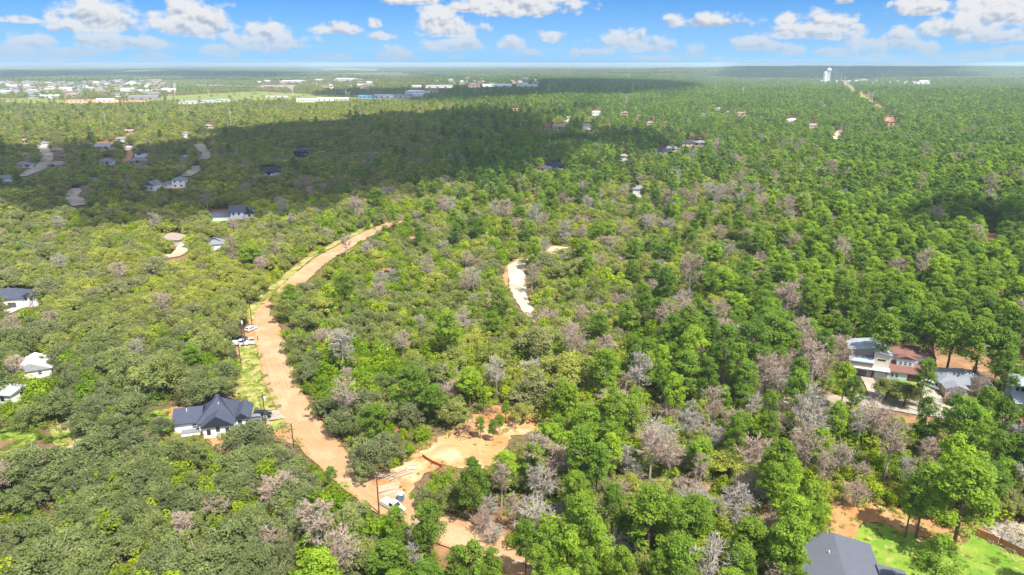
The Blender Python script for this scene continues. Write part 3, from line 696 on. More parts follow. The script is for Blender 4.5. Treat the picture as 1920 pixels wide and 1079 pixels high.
def wall_mesh(mb, w, kind, pitch, ax):
    x0, x1, y0, y1, z0, z1 = w[:6]; z1 = z1 - .02
    mb.box(x0, x1, y0, y1, z0, z1)
    cx, cy = (x0 + x1) / 2, (y0 + y1) / 2; e = .02
    if kind == 'gable':
        if ax == 'x':
            h = z1 + pitch * (y1 - y0) / 2 - .2
            for xx, xo in ((x0, x0 + .15), (x1 - .15, x1)): mb.add([(xx, y0 + e, z1), (xx, y1 - e, z1), (xx, cy, h), (xo, y0 + e, z1), (xo, y1 - e, z1), (xo, cy, h)], [(0, 2, 1), (3, 4, 5), (0, 3, 5, 2), (1, 2, 5, 4)])
        else:
            h = z1 + pitch * (x1 - x0) / 2 - .2
            for yy, yo in ((y0, y0 + .15), (y1 - .15, y1)): mb.add([(x0 + e, yy, z1), (x1 - e, yy, z1), (cx, yy, h), (x0 + e, yo, z1), (x1 - e, yo, z1), (cx, yo, h)], [(0, 1, 2), (3, 5, 4), (0, 2, 5, 3), (1, 4, 5, 2)])
    if kind == 'shed':
        span = (x1 - x0) if ax[0] == 'x' else (y1 - y0); d = pitch * span
        hh = {'x+': [0, d, d, 0], 'x-': [d, 0, 0, d], 'y+': [0, 0, d, d], 'y-': [d, d, 0, 0]}[ax]
        c = [(x0, y0), (x1, y0), (x1, y1), (x0, y1)]
        mb.add([(a, b, z1 - .01) for a, b in c] + [(c[i][0], c[i][1], z1 - .01 + hh[i]) for i in range(4)], [(4, 5, 6, 7), (0, 1, 5, 4), (1, 2, 6, 5), (2, 3, 7, 6), (3, 0, 4, 7)])
def opening(root, nm, w, side, u, z, ww, hh, m_in, m_fr, proud=.06, split=False):
    """a frame standing proud of a wall with a pane or leaf set in it"""
    x0, x1, y0, y1 = w[:4]
    def bx(mb, a, b, c, d, p0, p1):
        if side == 'f': mb.box(x0 + a, x0 + b, y0 - p1, y0 - p0, c, d)
        elif side == 'b': mb.box(x0 + a, x0 + b, y1 + p0, y1 + p1, c, d)
        elif side == 'l': mb.box(x0 - p1, x0 - p0, y0 + a, y0 + b, c, d)
        else: mb.box(x1 + p0, x1 + p1, y0 + a, y0 + b, c, d)
    f = MB(); t = .10
    bx(f, u, u + ww, z + hh - t, z + hh, -.02, proud); bx(f, u, u + ww, z, z + t, -.02, proud)
    bx(f, u, u + t, z + t, z + hh - t, -.02, proud); bx(f, u + ww - t, u + ww, z + t, z + hh - t, -.02, proud)
    if split: bx(f, u + t, u + ww - t, z + hh / 2 - .04, z + hh / 2 + .04, -.02, proud - .01)
    fo = link(nm, f.mesh(nm, m_fr), root)
    g = MB(); bx(g, u + t, u + ww - t, z + t, z + hh - t, -.03, .02); link('pane' if nm == 'window' else 'door_leaf', g.mesh('pane', m_in), fo)
def house(name, label, loc, yaw, wings, wall, roof, cat='house', group=None, sink=.3):
    root = empty(name, (loc[0], loc[1], loc[2] + .05), R(yaw), label, cat, group)
    wm = {}; 
    for wg in wings:
        w = wg['b']; m = wg.get('wall', wall); mb = wm.setdefault(m.name, (m, MB()))[1]
        w2 = list(w); w2[4] = w[4] if w[4] > .01 else -1.0
        wall_mesh(mb, w2, wg.get('roof', 'hip'), wg.get('pitch', .5), wg.get('ax', 'x'))
        if wg.get('roof') != 'none':
            V, F = roof_mesh(w, wg.get('roof', 'hip'), wg.get('pitch', .5), wg.get('ax', 'x'), wg.get('ov', .45)); rb = MB(); rb.add(V, F)
            ro = link('roof', rb.mesh('roof', wg.get('rm', roof)), root)
            if wg.get('vent'):
                vx, vy, vz = wg['vent']; vb = MB(); vb.tube([(vx, vy, vz - .6), (vx, vy, vz + .45)], [.11, .11], 8); link('vent_pipe', vb.mesh('vent_pipe', M_TRIM), ro)
            if wg.get('chimney'):
                vx, vy, vz = wg['chimney']; vb = MB(); vb.box(vx - .45, vx + .45, vy - .45, vy + .45, vz - 2, vz + .9); vb.box(vx - .55, vx + .55, vy - .55, vy + .55, vz + .9, vz + 1.05); link('chimney', vb.mesh('chimney', wall), ro)
        for o_ in wg.get('o', []):
            kd = o_[0]; mi, mf, nm = {'w': (M_GLASS, M_TRIM, 'window'), 'k': (M_GLASS, M_DARKT, 'window'), 'd': (M_DOOR, M_TRIM, 'door'), 'g': (M_GAR, M_TRIM, 'garage_door'), 'G': (M_GARW, M_TRIM, 'garage_door')}[kd]
            opening(root, nm, w, o_[1], *o_[2:6], mi, mf, split=kd in 'wk')
    for m, mb in wm.values(): link('wall', mb.mesh('wall', m), root)
    return root
LAND = []   # landmarks used in the tree labels: phrase, point
def lm(ph, p): LAND.append((ph, Vector(p)))
def keep_box(px, py, w, h, frac=1.0): KEEP.append([(px - w / 2, py - h), (px + w / 2, py - h), (px + w / 2, py), (px - w / 2, py)])
def off(p, yaw, dx, dy):
    c, s = math.cos(R(yaw)), math.sin(R(yaw)); q = Vector((p.x + c * dx - s * dy, p.y + s * dx + c * dy, 0)); q.z = float(terr(q.x, q.y)); return q

# white house with the charcoal roof beside the road
p = at(404, 800); lm('the charcoal roofed house', p)
house('farmhouse', 'white house with steep charcoal hip roof and wings beside the dirt road', p, 14, [
    dict(b=(-3.2, 5.4, -3.0, 6.6, 0, 3.4), roof='hip', pitch=1.0, ax='x', vent=(1.5, 0, 6.2), o=[]),
    dict(b=(-9.4, -3.1, -1.5, 6.0, 0, 3.0), roof='gable', pitch=.60, ax='x', vent=(-6.5, 1.2, 4.9), o=[('w', 'f', 4.2, .9, 1.2, 1.3)]),
    dict(b=(-1.8, 5.2, -6.0, -2.9, 0, 3.6), roof='gable', pitch=.72, ax='y', o=[('k', 'f', .9, .9, .9, 1.5), ('k', 'f', 3.1, 1.6, .9, 1.5), ('k', 'f', 5.3, .9, .9, 1.5)]),
    dict(b=(5.3, 8.8, -2.6, 4.6, 0, 3.2), roof='gable', pitch=.75, ax='y', o=[('k', 'f', .8, .9, .9, 1.4), ('d', 'f', 2.5, .1, 1.0, 2.1), ('k', 'r', 2.0, .9, 1.1, 1.3)]),
    dict(b=(-7.5, -3.0, -3.6, -1.6, 0, .9), roof='flat', ov=.02, rm=R_GREY)], W_WHITE, R_CHAR)
KEEP.append([(322,768),(350,762),(395,735),(445,752),(452,778),(440,806),(375,808),(345,795)])
# house cut by the bottom edge
p = at(1612, 1108); lm('the dark roof at the bottom', p)
house('house', 'white house with broad dark grey roof and scattered leaves at the lower edge', p, -14, [
    dict(b=(-9.5, 3.0, -9, 9.5, 0, 3.0), roof='gable', pitch=.20, ax='y', ov=.5, vent=(-5, 4, 4.0), o=[('w', 'r', 14.6, .9, 1.2, 1.3), ('w', 'b', 3, 1, 1.2, 1.2), ('d', 'l', 14, .1, 1.0, 2.1)]),
    dict(b=(3.3, 7.5, -9, 3.5, 0, 2.8), roof='shed', pitch=.12, ax='x-', ov=.3, o=[('w', 'b', 1.4, .9, 1.2, 1.3)]),
    dict(b=(7.8, 14, -9, 2.5, 0, 2.8), roof='gable', pitch=.45, ax='x', ov=.4, o=[('w', 'r', 3, .9, 1.2, 1.3)])], W_WHITE, shingle('mid_grey_shingles', (.105, .115, .145)))
KEEP.append([(1540,1079),(1600,1005),(1650,1018),(1640,1050),(1720,1079)])
# the street of four houses
p = at(1618, 704); lm('the taupe two storey house', p)
house('modern_house', 'taupe two storey house with pale metal slanted roofs left of the red roofed house', p, -22, [
    dict(b=(-4.5, 2.0, 2, 10, 0, 7.2), roof='shed', pitch=.20, ax='x+', wall=W_TAUPE, ov=.5, vent=(-1, 5, 8.3), o=[('k', 'f', 4.6, 4.9, 1.0, .9), ('k', 'l', 3, 4.2, 1.2, 1.1)]),
    dict(b=(2.2, 6.5, .5, 10, 0, 7.4), roof='shed', pitch=.16, ax='x-', wall=W_STONE, ov=.4, o=[('k', 'f', 1.0, 5.2, 2.2, .5), ('k', 'r', 4, 4, 1.2, 1.2)]),
    dict(b=(-4.3, 2.0, -1.5, 1.9, 0, 5.0), roof='shed', pitch=.14, ax='y+', wall=W_TAUPE, ov=.3, o=[('g', 'f', 1.6, .1, 3.6, 2.3)]),
    dict(b=(-4.6, 6.6, -2.4, .3, 2.9, 3.2), roof='flat', rm=R_WHITE, ov=.1),
    dict(b=(2.4, 6.2, -1.6, .3, 0, 2.88), roof='none', wall=W_TAUPE, o=[('G', 'f', .5, .1, 2.8, 2.3)])], W_TAUPE, R_METAL)
keep_box(1622, 706, 68, 68)
p = at(1700, 708); lm('the red roofed house', p)
house('red_roof_house', 'two storey pale blue house with red shingle roofs above the long driveway', p, -20, [
    dict(b=(-6.6, 6.6, 1.5, 9.5, 0, 6.8), roof='hip', pitch=.38, ax='x', wall=W_BLUE, vent=(2, 6, 8.1), o=[('w', 'f', 10.5, 4.1, 1.1, 1.2)]),
    dict(b=(-3.4, 1.2, -.6, 1.9, 2.9, 6.3), roof='gable', pitch=.30, ax='y', wall=W_BLUE, ov=.3, o=[('w', 'f', .5, 3.9, .95, 1.3), ('w', 'f', 1.75, 3.9, .95, 1.3), ('w', 'f', 3.0, 3.9, .95, 1.3)]),
    dict(b=(-6.4, 3.6, -3.4, 1.45, 0, 2.8), roof='shed', pitch=.30, ax='y+', ov=.4, wall=W_BLUE, o=[('w', 'f', 1.3, .8, 1.0, 1.4), ('w', 'f', 2.5, .8, 1.0, 1.4), ('d', 'f', 5.6, .1, 3.6, 2.4)]),
    dict(b=(3.8, 8.2, -3.0, 3.0, 0, 2.8), roof='gable', pitch=.45, ax='y', ov=.4, wall=W_BLUE, o=[('G', 'f', .9, .1, 2.6, 2.3)])], W_BLUE, R_RED)
keep_box(1700, 708, 86, 62)
p = at(1812, 742); lm('the wide grey roofed house', p)
house('house', 'single storey house with broad pale grey shingle roof behind bare trees', p, -12, [
    dict(b=(-7.0, 6.6, 1, 11.5, 0, 3.2), roof='hip', pitch=.42, ax='x', vent=(2.0, 3.2, 5.1), chimney=(3.6, 6.5, 5.2), o=[('w', 'f', 8, .9, 1.4, 1.3), ('w', 'l', 4, .9, 1.4, 1.3)]),
    dict(b=(-6.6, -.8, -2.6, .9, 0, 2.9), roof='gable', pitch=.35, ax='y', ov=.3, o=[('g', 'f', .8, .1, 4.2, 2.3)])], W_BRICK, R_LGREY)
keep_box(1815, 742, 92, 68)
p = at(1925, 765); lm('the right edge house', p)
house('house', 'white two storey house with pale roof cut off by the right edge', p, -20, [
    dict(b=(-4.0, 6, 1, 9, 0, 5.9), roof='hip', pitch=.35, ax='x', wall=W_BLUE, o=[('k', 'f', .8, 4.0, .8, 1.3), ('k', 'f', 2.0, 4.0, .8, 1.3), ('k', 'f', 3.2, 4.0, .8, 1.3)]),
    dict(b=(-4.2, 6, -4.6, .9, 0, 3.0), roof='shed', pitch=.2, ax='y+', ov=.4, wall=W_TAUPE, o=[('G', 'f', .8, .1, 4.2, 2.3)])], W_BLUE, R_METAL)
keep_box(1915, 765, 40, 58)
# houses on the left
p = at(66, 702); lm('the white metal roof', p)
house('house', 'house with white metal gable roof half hidden by oaks on the left', p, 24, [
    dict(b=(-5.0, 5.0, -3.5, 4.5, 0, 3.0), roof='gable', pitch=.45, ax='y', o=[('w', 'f', 2, .9, 1.2, 1.2), ('w', 'f', 6.5, .9, 1.2, 1.2), ('d', 'r', 3, .1, 1, 2.1)])], W_WHITE, R_WHITE)
keep_box(68, 700, 54, 36)
p = at(8, 752); lm('the left edge white roof', p)
house('house', 'white house with nearly flat white roof at the left edge', p, -6, [
    dict(b=(-7, 4.2, -2, 4, 0, 3.2), roof='gable', pitch=.16, ax='x', o=[('k', 'f', 8, 1, 1.2, 1.2), ('w', 'r', 3, 1, 1.2, 1.2)])], W_WHITE, R_WHITE)
keep_box(14, 750, 56, 28)
p = at(28, 574); lm('the left edge grey roof', p)
house('house', 'white two storey house with dark grey hip roof at the left edge', p, 8, [
    dict(b=(-9, 5, -3, 7, 0, 4.2), roof='hip', pitch=.5, ax='x', o=[('k', 'f', 4, 1.6, 1, 1.3), ('k', 'f', 6, 1.6, 1, 1.3), ('g', 'f', 8.2, .1, 3.2, 2.4)]),
    dict(b=(4.4, 9.4, -2, 5, 0, 4.6), roof='gable', pitch=.5, ax='y', o=[('k', 'f', .8, 2.6, .9, 1.3), ('k', 'f', 2.6, 2.6, .9, 1.3), ('k', 'r', 2, 1, 1, 1.3)])], W_WHITE, R_CHAR)
keep_box(32, 574, 72, 32)
p = at(325, 458); lm('the tan roofed house', p)
house('house', 'pale house with tan hip roof beside a white driveway', p, -5, [
    dict(b=(-7, 5, -3, 7, 0, 3.2), roof='hip', pitch=.45, ax='x', o=[('w', 'f', 2, .9, 1.3, 1.4), ('w', 'f', 5, .9, 1.3, 1.4), ('d', 'f', 8, .1, 1.2, 2.1)])], W_STONE, R_TAN)
keep_box(327, 457, 36, 22); KEEP.append([(300,482),(346,474),(346,488),(300,488)])
p = at(412, 413); lm('the pair of dark roofed houses', p)
house('outbuilding', 'long low white building with dark roof left of the gabled house', p, 10, [
    dict(b=(-7, 6, -3, 4, 0, 3.0), roof='gable', pitch=.42, ax='x', o=[('w', 'f', 3, .9, 1.2, 1.2), ('G', 'f', 7, .1, 3, 2.3)])], W_WHITE, R_CHAR)
p = at(452, 410)
house('house', 'white gabled house with dark roof right of the long low building', p, 10, [
    dict(b=(-6, 3, -2, 6, 0, 4.5), roof='gable', pitch=.7, ax='x', o=[('k', 'f', 2, 2.4, 1, 1.4), ('k', 'f', 5, 2.4, 1, 1.4)]),
    dict(b=(2.8, 8.5, -3, 5, 0, 3.8), roof='gable', pitch=.8, ax='y', o=[('k', 'f', 2, 1.4, 1.2, 1.4)])], W_WHITE, R_CHAR)
keep_box(430, 412, 78, 20)
p = at(404, 466)
house('house', 'grey shingle roofed house screened by pale oaks behind the tan roofed one', p, 20, [
    dict(b=(-5, 5, -3, 5, 0, 3.0), roof='hip', pitch=.5, ax='y', o=[('w', 'f', 2, .9, 1.2, 1.2)])], W_WHITE, R_GREY)
keep_box(402, 464, 26, 18)
p = at(331, 352); lm('the shaded two storey house', p)
house('house', 'white two storey house with grey hip roof standing in cloud shade', p, 12, [
    dict(b=(-2, 7, -3, 6, 0, 6.0), roof='hip', pitch=.4, ax='x', o=[('k', 'f', 1.5, 4, 1.1, 1.3), ('k', 'f', 5.5, 4, 1.1, 1.3), ('k', 'f', 1.5, 1, 1.1, 1.3), ('k', 'f', 5.5, 1, 1.1, 1.3)]),
    dict(b=(-9, -2.2, -2, 5, 0, 3.2), roof='hip', pitch=.45, ax='x', o=[('w', 'f', 2, 1, 1.2, 1.3)])], W_WHITE, R_GREY)
keep_box(328, 353, 46, 17)
p = at(287, 358)
house('house', 'small white house with grey roof left of the two storey house in shade', p, -15, [
    dict(b=(-4, 4, -3, 5, 0, 4.6), roof='gable', pitch=.6, ax='y', o=[('k', 'f', 1.2, 1.5, 1.2, 1.4), ('k', 'f', 5, 1.5, 1.2, 1.4)])], W_WHITE, R_GREY)
keep_box(287, 358, 18, 13)
# middle distance: (px, py, width px, storeys, yaw, roof, wall, label)
FARH = [
 (508,328,38,1,6,R_DARK,W_WHITE,'white house with navy roof at the end of a short drive in cloud shade'),
 (566,294,26,2,-5,R_DARK,W_DKBLUE,'dark navy two storey house above the forest track'),
 (1018,320,26,1,-10,R_TAN,W_WHITE,'white house with tan roof left of the dark roofed house'),
 (1042,316,32,1,-20,R_DARK,W_STONE,'house with nearly black roof right of the tan roofed house'),
 (1170,303,16,2,-20,R_TAN,W_WHITE,'small white gabled house alone below the middle houses'),
 (1243,289,30,1,-12,R_DARK,W_WHITE,'white house with blue black roof nearer the left of two big roofs'),
 (1262,283,22,1,-15,R_GREY,W_STONE,'stone house with grey roof between two dark roofed houses'),
 (1292,273,26,1,-8,R_DARK,W_STONE,'dark roofed house left of the grey roofed barn'),
 (1313,272,22,1,-8,R_GREY,W_TAUPE,'grey roofed barn right of the dark roofed house'),
 (1197,369,12,2,-10,R_GREY,W_WHITE,'small white two storey house alone among green trees'),
 (111,313,32,1,-4,R_TAN,W_BRICK,'brick house with tan hip roof beside the curved street'),
 (45,314,30,1,10,R_GREY,W_WHITE,'white house with grey roof left of the curved street'),
 (12,340,26,1,8,R_GREY,W_WHITE,'white house with grey roof lowest on the left edge'),
 (202,308,32,1,-12,R_GREY,W_WHITE,'white gabled house with grey roof left of the red dirt lane'),
 (262,306,34,1,12,R_GREY,W_BRICK,'brick house with dark grey roof right of the red dirt lane'),
 (198,279,34,1,-10,R_GREY,W_BRICK,'brick house with grey hip roof above the white gabled one'),
 (268,297,20,2,0,R_DARK,W_WHITE,'white two storey house with dark roof behind the red dirt lane'),
 (242,281,12,1,0,R_WHITE,W_WHITE,'low white roofed shed at the top of the red dirt lane'),
 (230,265,18,1,-5,R_GREY,W_WHITE,'white house with grey roof at the far end of the lane'),
 (48,268,18,1,5,R_TAN,W_BRICK,'tan house with tan roof at the edge of the sunlight on the left'),
 (84,273,18,1,-10,R_GREY,W_WHITE,'pale house right at the top of the curved street'),
 (50,295,16,1,8,R_TAN,W_STONE,'stone house with tan roof among dark trees on the left'),
 (110,286,22,1,4,R_TAN,W_BRICK,'tan roofed house right of the curved street'),
 (115,298,20,1,4,R_BROWN,W_BRICK,'brown roofed house below the tan roofed one'),
 (244,250,18,1,0,R_TAN,W_BRICK,'tan house alone in the sunlit oaks on the left'),
 (345,294,18,1,0,R_DARK,W_WHITE,'white gabled house with dark roof below the sunlit cul de sac'),
 (350,258,10,2,0,R_GREY,W_WHITE,'narrow white house above the paved bend'),
 (398,270,12,1,0,R_TAN,W_BRICK,'pinkish roofed house right of the paved bend'),
 (392,240,16,1,0,R_TAN,W_STONE,'tan roof showing at the upper edge of the cloud shade'),
 (475,302,12,1,0,R_TAN,W_STONE,'tan gabled house beside the shaded trees above the navy roof'),
 (177,338,18,1,0,R_DARK,W_WHITE,'dark roofed house low among shaded oaks left of the lane'),
 (1118,217,18,2,0,R_WHITE,W_WHITE,'white house with white roof farthest left of the far row'),
 (1171,215,16,1,0,R_TAN,W_STONE,'tan roofed house second in the far row'),
 (1195,221,12,1,0,R_TAN,W_BRICK,'small pinkish house right of the second in the far row'),
 (1219,234,15,1,0,R_TAN,W_STONE,'tan low house below the far row'),
 (1100,243,14,2,0,R_GREY,W_WHITE,'white gabled house with orange yard in the middle distance'),
 (1048,243,24,1,0,R_GREY,W_BRICK,'house with pale grey hip roof among trees'),
 (1025,242,18,1,0,R_RED,W_BRICK,'house with dull red roof left of the pale grey hip roof'),
 (975,243,10,2,0,R_TAN,W_TAUPE,'tall narrow brown house at the left end of the shaded trees'),
 (1063,228,8,2,0,R_WHITE,W_WHITE,'tiny white house above the pale grey hip roof'),
 (1347,207,12,1,0,R_WHITE,W_WHITE,'white house left end of the upper right row'),
 (1363,214,12,1,0,R_TAN,W_BRICK,'tan house second in the upper right row'),
 (1390,216,16,1,0,R_TAN,W_STONE,'tan hip roofed house right in the upper right row'),
 (1320,217,10,1,0,R_WHITE,W_WHITE,'small white house left of the upper right row'),
 (1485,229,20,1,0,R_WHITE,W_WHITE,'white roofed house beyond the green slope on the right'),
 (1525,239,20,1,0,R_TAN,W_STONE,'pinkish tan hip roof among bright trees on the right'),
 (1669,236,14,2,0,R_BROWN,W_BRICK,'red brown house under construction in an orange clearing'),
 (1545,199,8,1,0,R_WHITE,W_WHITE,'tiny white house below the water tower'),
 (967,208,11,1,0,M_ORANGE,W_STONE,'tiny orange roofed house left of the far row'),
 (1410,345,14,1,0,R_GREY,W_STONE,'low grey roofed shed beside the orange lane'),
]
for i, (px, py, wpx, st, yaw, rm, wm, lb) in enumerate(FARH):
    p = at(px, py); _, _, dp = project(p.x, p.y, p.z); w_ = min(24, max(8, wpx * float(dp) / FPX)); d_ = w_ * .7 if st == 1 else min(w_, 9); h_ = 3.1 if st == 1 else 6.0
    a = w_ * (.30 if i % 2 else -.12)
    wn = [dict(b=(-w_ / 2, w_ / 2, -d_ / 2, d_ / 2, 0, h_), roof='hip' if i % 3 else 'gable', pitch=.42, ax='x', o=[('k', 'f', w_ * .15, h_ - 2.2, 1.4, 1.4), ('k', 'f', w_ * .45, h_ - 2.2, 1.4, 1.4)] if wpx > 15 else [])]
    if w_ > 11: wn.append(dict(b=(a, a + w_ * .32, -d_ / 2 - 3, -d_ / 2 - .1, 0, h_ - .3), roof='gable', pitch=.5, ax='y', o=[('k', 'f', w_ * .08, h_ - 2.2, w_ * .14, 1.4)] if wpx > 15 else []))
    house('house', lb, p, yaw, wn, wm, rm, group='houses scattered through the distant woodland')
    keep_box(px, py, wpx * .95, wpx * (.42 if st == 1 else .7))
    q_ = {0: 'the shaded navy roofed house', 1: 'the dark navy house', 2: 'the tan and black roofed pair', 5: 'the two big dark roofs', 9: 'the tiny white house', 10: 'the curved street', 13: 'the red dirt lane',
          32: 'the far row of houses', 42: 'the upper right row of houses', 46: 'the orange clearing house', 49: 'the orange lane'}
    if i in q_: lm(q_[i], p)

# large industrial sheds beyond the forest: (px0, px1, py, height m, depth m, roof, wall, label)
SHEDS = [
 (556,592,192,8,60,R_WHITE,W_WHITE,'white warehouse with striped front at the left end of the yard'),
 (594,626,190,8,60,R_WHITE,W_WHITE,'second white warehouse in the bright yard'),
 (628,655,189,7,50,R_WHITE,W_STONE,'low white warehouse at the right end of the bright yard'),
 (672,698,185,9,50,plain('blue_metal', (.08,.25,.55), .5, .3, vary=.1),plain('blue_wall', (.10,.30,.62), .5, .3, vary=.1),'bright blue metal warehouse'),
 (700,736,184,9,60,R_METAL,W_WHITE,'long grey roofed warehouse right of the blue one'),
 (737,768,184,8,50,R_TAN,W_STONE,'tan long warehouse right of the grey roofed one'),
 (760,792,177,11,50,R_WHITE,W_WHITE,'white block with dark windows above the warehouses'),
 (772,793,181,9,40,R_WHITE,W_WHITE,'white block below the windowed one'),
 (799,822,174,8,40,R_TAN,W_STONE,'white building with tan roof right of the white blocks'),
 (240,296,187,9,60,R_GREY,W_TAUPE,'long dark grey warehouse left of the green field'),
 (130,158,192,6,40,R_TAN,W_STONE,'pale shed with tan roof in the sandy yard'),
 (180,214,191,7,40,R_WHITE,W_WHITE,'white shed behind the sandy yard'),
 (335,370,195,5,40,R_METAL,W_WHITE,'low white greenhouse row left part'),
 (372,402,193,5,40,R_METAL,W_WHITE,'low white greenhouse row middle part'),
 (404,432,191,5,40,R_METAL,W_WHITE,'low white greenhouse row right part'),
 (498,540,183,5,40,R_TAN,W_WHITE,'long low white shed in the yellow field'),
 (488,552,164,6,50,R_TAN,W_STONE,'long pale building behind the yellow field'),
 (525,565,155,9,60,R_WHITE,W_WHITE,'arched white roofs far off on the left'),
 (590,604,151,6,60,R_WHITE,W_WHITE,'small white building far off'),
 (626,660,152,12,80,R_WHITE,W_WHITE,'largest white far building left of centre'),
 (772,790,164,7,60,R_WHITE,W_WHITE,'pale far building on the tree line left'),
 (798,848,165,8,60,R_METAL,W_WHITE,'long metal roofed far building on the tree line'),
 (878,900,164,14,60,R_RED,W_TAUPE,'rust coloured far building on the tree line'),
 (905,960,163,8,60,R_WHITE,W_WHITE,'long white far building on the tree line'),
 (966,1010,147,11,80,R_WHITE,W_WHITE,'white far building right of centre near the horizon'),
 (968,1008,163,7,60,R_METAL,W_WHITE,'low pale building beside the dark wood'),
 (1592,1606,149,9,60,R_METAL,W_WHITE,'grey roofed building right of the water tower'),
 (1670,1692,146,9,80,R_METAL,W_BLUE,'bluish long roof on the right hill slope'),
 (1632,1646,149,12,60,R_RED,W_TAUPE,'rust roofed building in the far yard on the right'),
 (1712,1744,158,9,60,R_METAL,W_WHITE,'pale long building at the right edge of the far yard'),
 (1540,1552,152,6,40,R_WHITE,W_WHITE,'white shed at the foot of the water tower'),
 (1606,1630,151,6,50,R_WHITE,W_STONE,'white far shed in the middle of the far yard'),
]
for (a, b, py, h_, dd, rm, wm, lb) in SHEDS:
    p0 = at(a, py); p1 = at(b, py); w_ = (p1 - p0).length; p = (p0 + p1) / 2; yaw = math.degrees(math.atan2(p1.y - p0.y, p1.x - p0.x)); p.z = float(terr(p.x, p.y))
    hh_ = min(h_, 1e9); dd = min(dd, w_ * .8)
    house('warehouse', lb, p, yaw, [dict(b=(-w_ / 2, w_ / 2, 0, dd, 0, hh_ * .75), roof='gable', pitch=.12, ax='x', ov=.3,
          o=[('k', 'f', w_ * (.08 + .14 * k), hh_ * .25, w_ * .06, hh_ * .3) for k in range(7)] if 'window' in lb or 'front' in lb else [('g', 'f', w_ * (.1 + .3 * k), .1, w_ * .10, hh_ * .5) for k in range(3)])],
          wm, rm, cat='warehouse', group='warehouses beyond the forest')
    keep_box((a + b) / 2, py, b - a, 5)
    q = [off(p, yaw, x, y) for x, y in ((-w_ / 2, -10), (w_ / 2, -10), (w_ / 2, dd + 5), (-w_ / 2, dd + 5))]; GROUNDOUT.append([(v.x, v.y) for v in q])
# the small roofs of the town
town = []
for k, (rm, wm) in enumerate([(R_WHITE, W_WHITE), (R_TAN, W_BRICK), (R_GREY, W_STONE), (R_BROWN, W_BRICK), (R_GREY, W_WHITE)]):
    mb = MB(); wall_mesh(mb, (-9, 9, -6, 6, -1, 3.4), 'gable', .4, 'x'); V, F = roof_mesh((-9, 9, -6, 6, 0, 3.4), 'gable', .4, 'x', .5); mb.add(V, F, 1); town.append(mb.mesh('town_house', [wm, rm]))
tc = ['white roofed', 'tan roofed', 'grey roofed', 'brown roofed', 'pale grey roofed']
zones = [((-20, 330), (150, 160), 70, 'in the far town on the left'), ((-20, 320), (161, 177), 80, 'on the near side of the far town'), ((480, 700), (150, 168), 34, 'among trees left of the middle horizon'),
         ((820, 1010), (146, 160), 34, 'among trees near the middle horizon'), ((1200, 1420), (128, 138), 12, 'far off before the right hill'), ((1530, 1740), (147, 157), 22, 'in the far yard below the right hill'), ((-20, 330), (178, 186), 14, 'between the far town and the sandy yard')]
for (xa, xb), (ya, yb), n, ph in zones:
    for k in range(n):
        px, py = rnd.uniform(xa, xb), rnd.uniform(ya, yb); i = rnd.randrange(5); p = at(px, py)
        o = link('town_house', town[i], None, p, R(rnd.uniform(-40, 40))); s = rnd.uniform(.8, 1.7); o.scale = (s * rnd.uniform(.9, 1.6), s, s)
        tag(o, '%s small house %s' % (tc[i], ph), 'house', '%s houses %s' % (tc[i].split()[0], ph))
        KEEP.append([(px - 3, py - 2), (px + 3, py - 2), (px + 3, py + .5), (px - 3, py + .5)])

# ------------------------------------------------------------------ water tower, standpipe, masts
M_TOWER = plain('tower_paint', (.74, .77, .80), .4, .4, vary=.05)
p = at(1552, 153); dp = float(project(p.x, p.y, p.z)[2]); u1 = dp / FPX
t_ = empty('water_tower', p, 0, 'white water tower with round tank on a column beside the standpipe', 'water tower'); lm('the water tower', p)
H = min(24 * u1, 90 - p.z); hd = MB(); r_ = 4.2 * u1; hd.add(IV * np.array([r_, r_, r_ * .75]) + np.array([0, 0, H - r_ * .75]), IF); link('tank', hd.mesh('tank', M_TOWER, smooth=True), t_)
cb = MB(); cb.tube([(0, 0, -2), (0, 0, H - r_)], [r_ * .45, r_ * .34], 12); link('column', cb.mesh('column', M_TOWER), t_)
for k in range(6):
    a = k * math.pi / 3; lb_ = MB(); lb_.tube([(math.cos(a) * r_ * .95, math.sin(a) * r_ * .95, -2), (math.cos(a) * r_ * .8, math.sin(a) * r_ * .8, H - r_)], [.6, .6], 5); link('leg', lb_.mesh('leg', M_TOWER), t_)
p = at(1546, 153); sp = MB(); sp.tube([(0, 0, -2), (0, 0, 16.5 * u1), (0, 0, 17.6 * u1)], [3.4 * u1, 3.4 * u1, 1.2 * u1], 20)
o = link('standpipe', sp.mesh('standpipe', M_TOWER, smooth=False), None, p); tag(o, 'squat white cylindrical water standpipe left of the water tower', 'water tank')
KEEP.append([(1541,128),(1558,128),(1558,152),(1541,152)])
M_STEEL = plain('galvanised_steel', (.50, .53, .55), .5, .4, vary=.1)
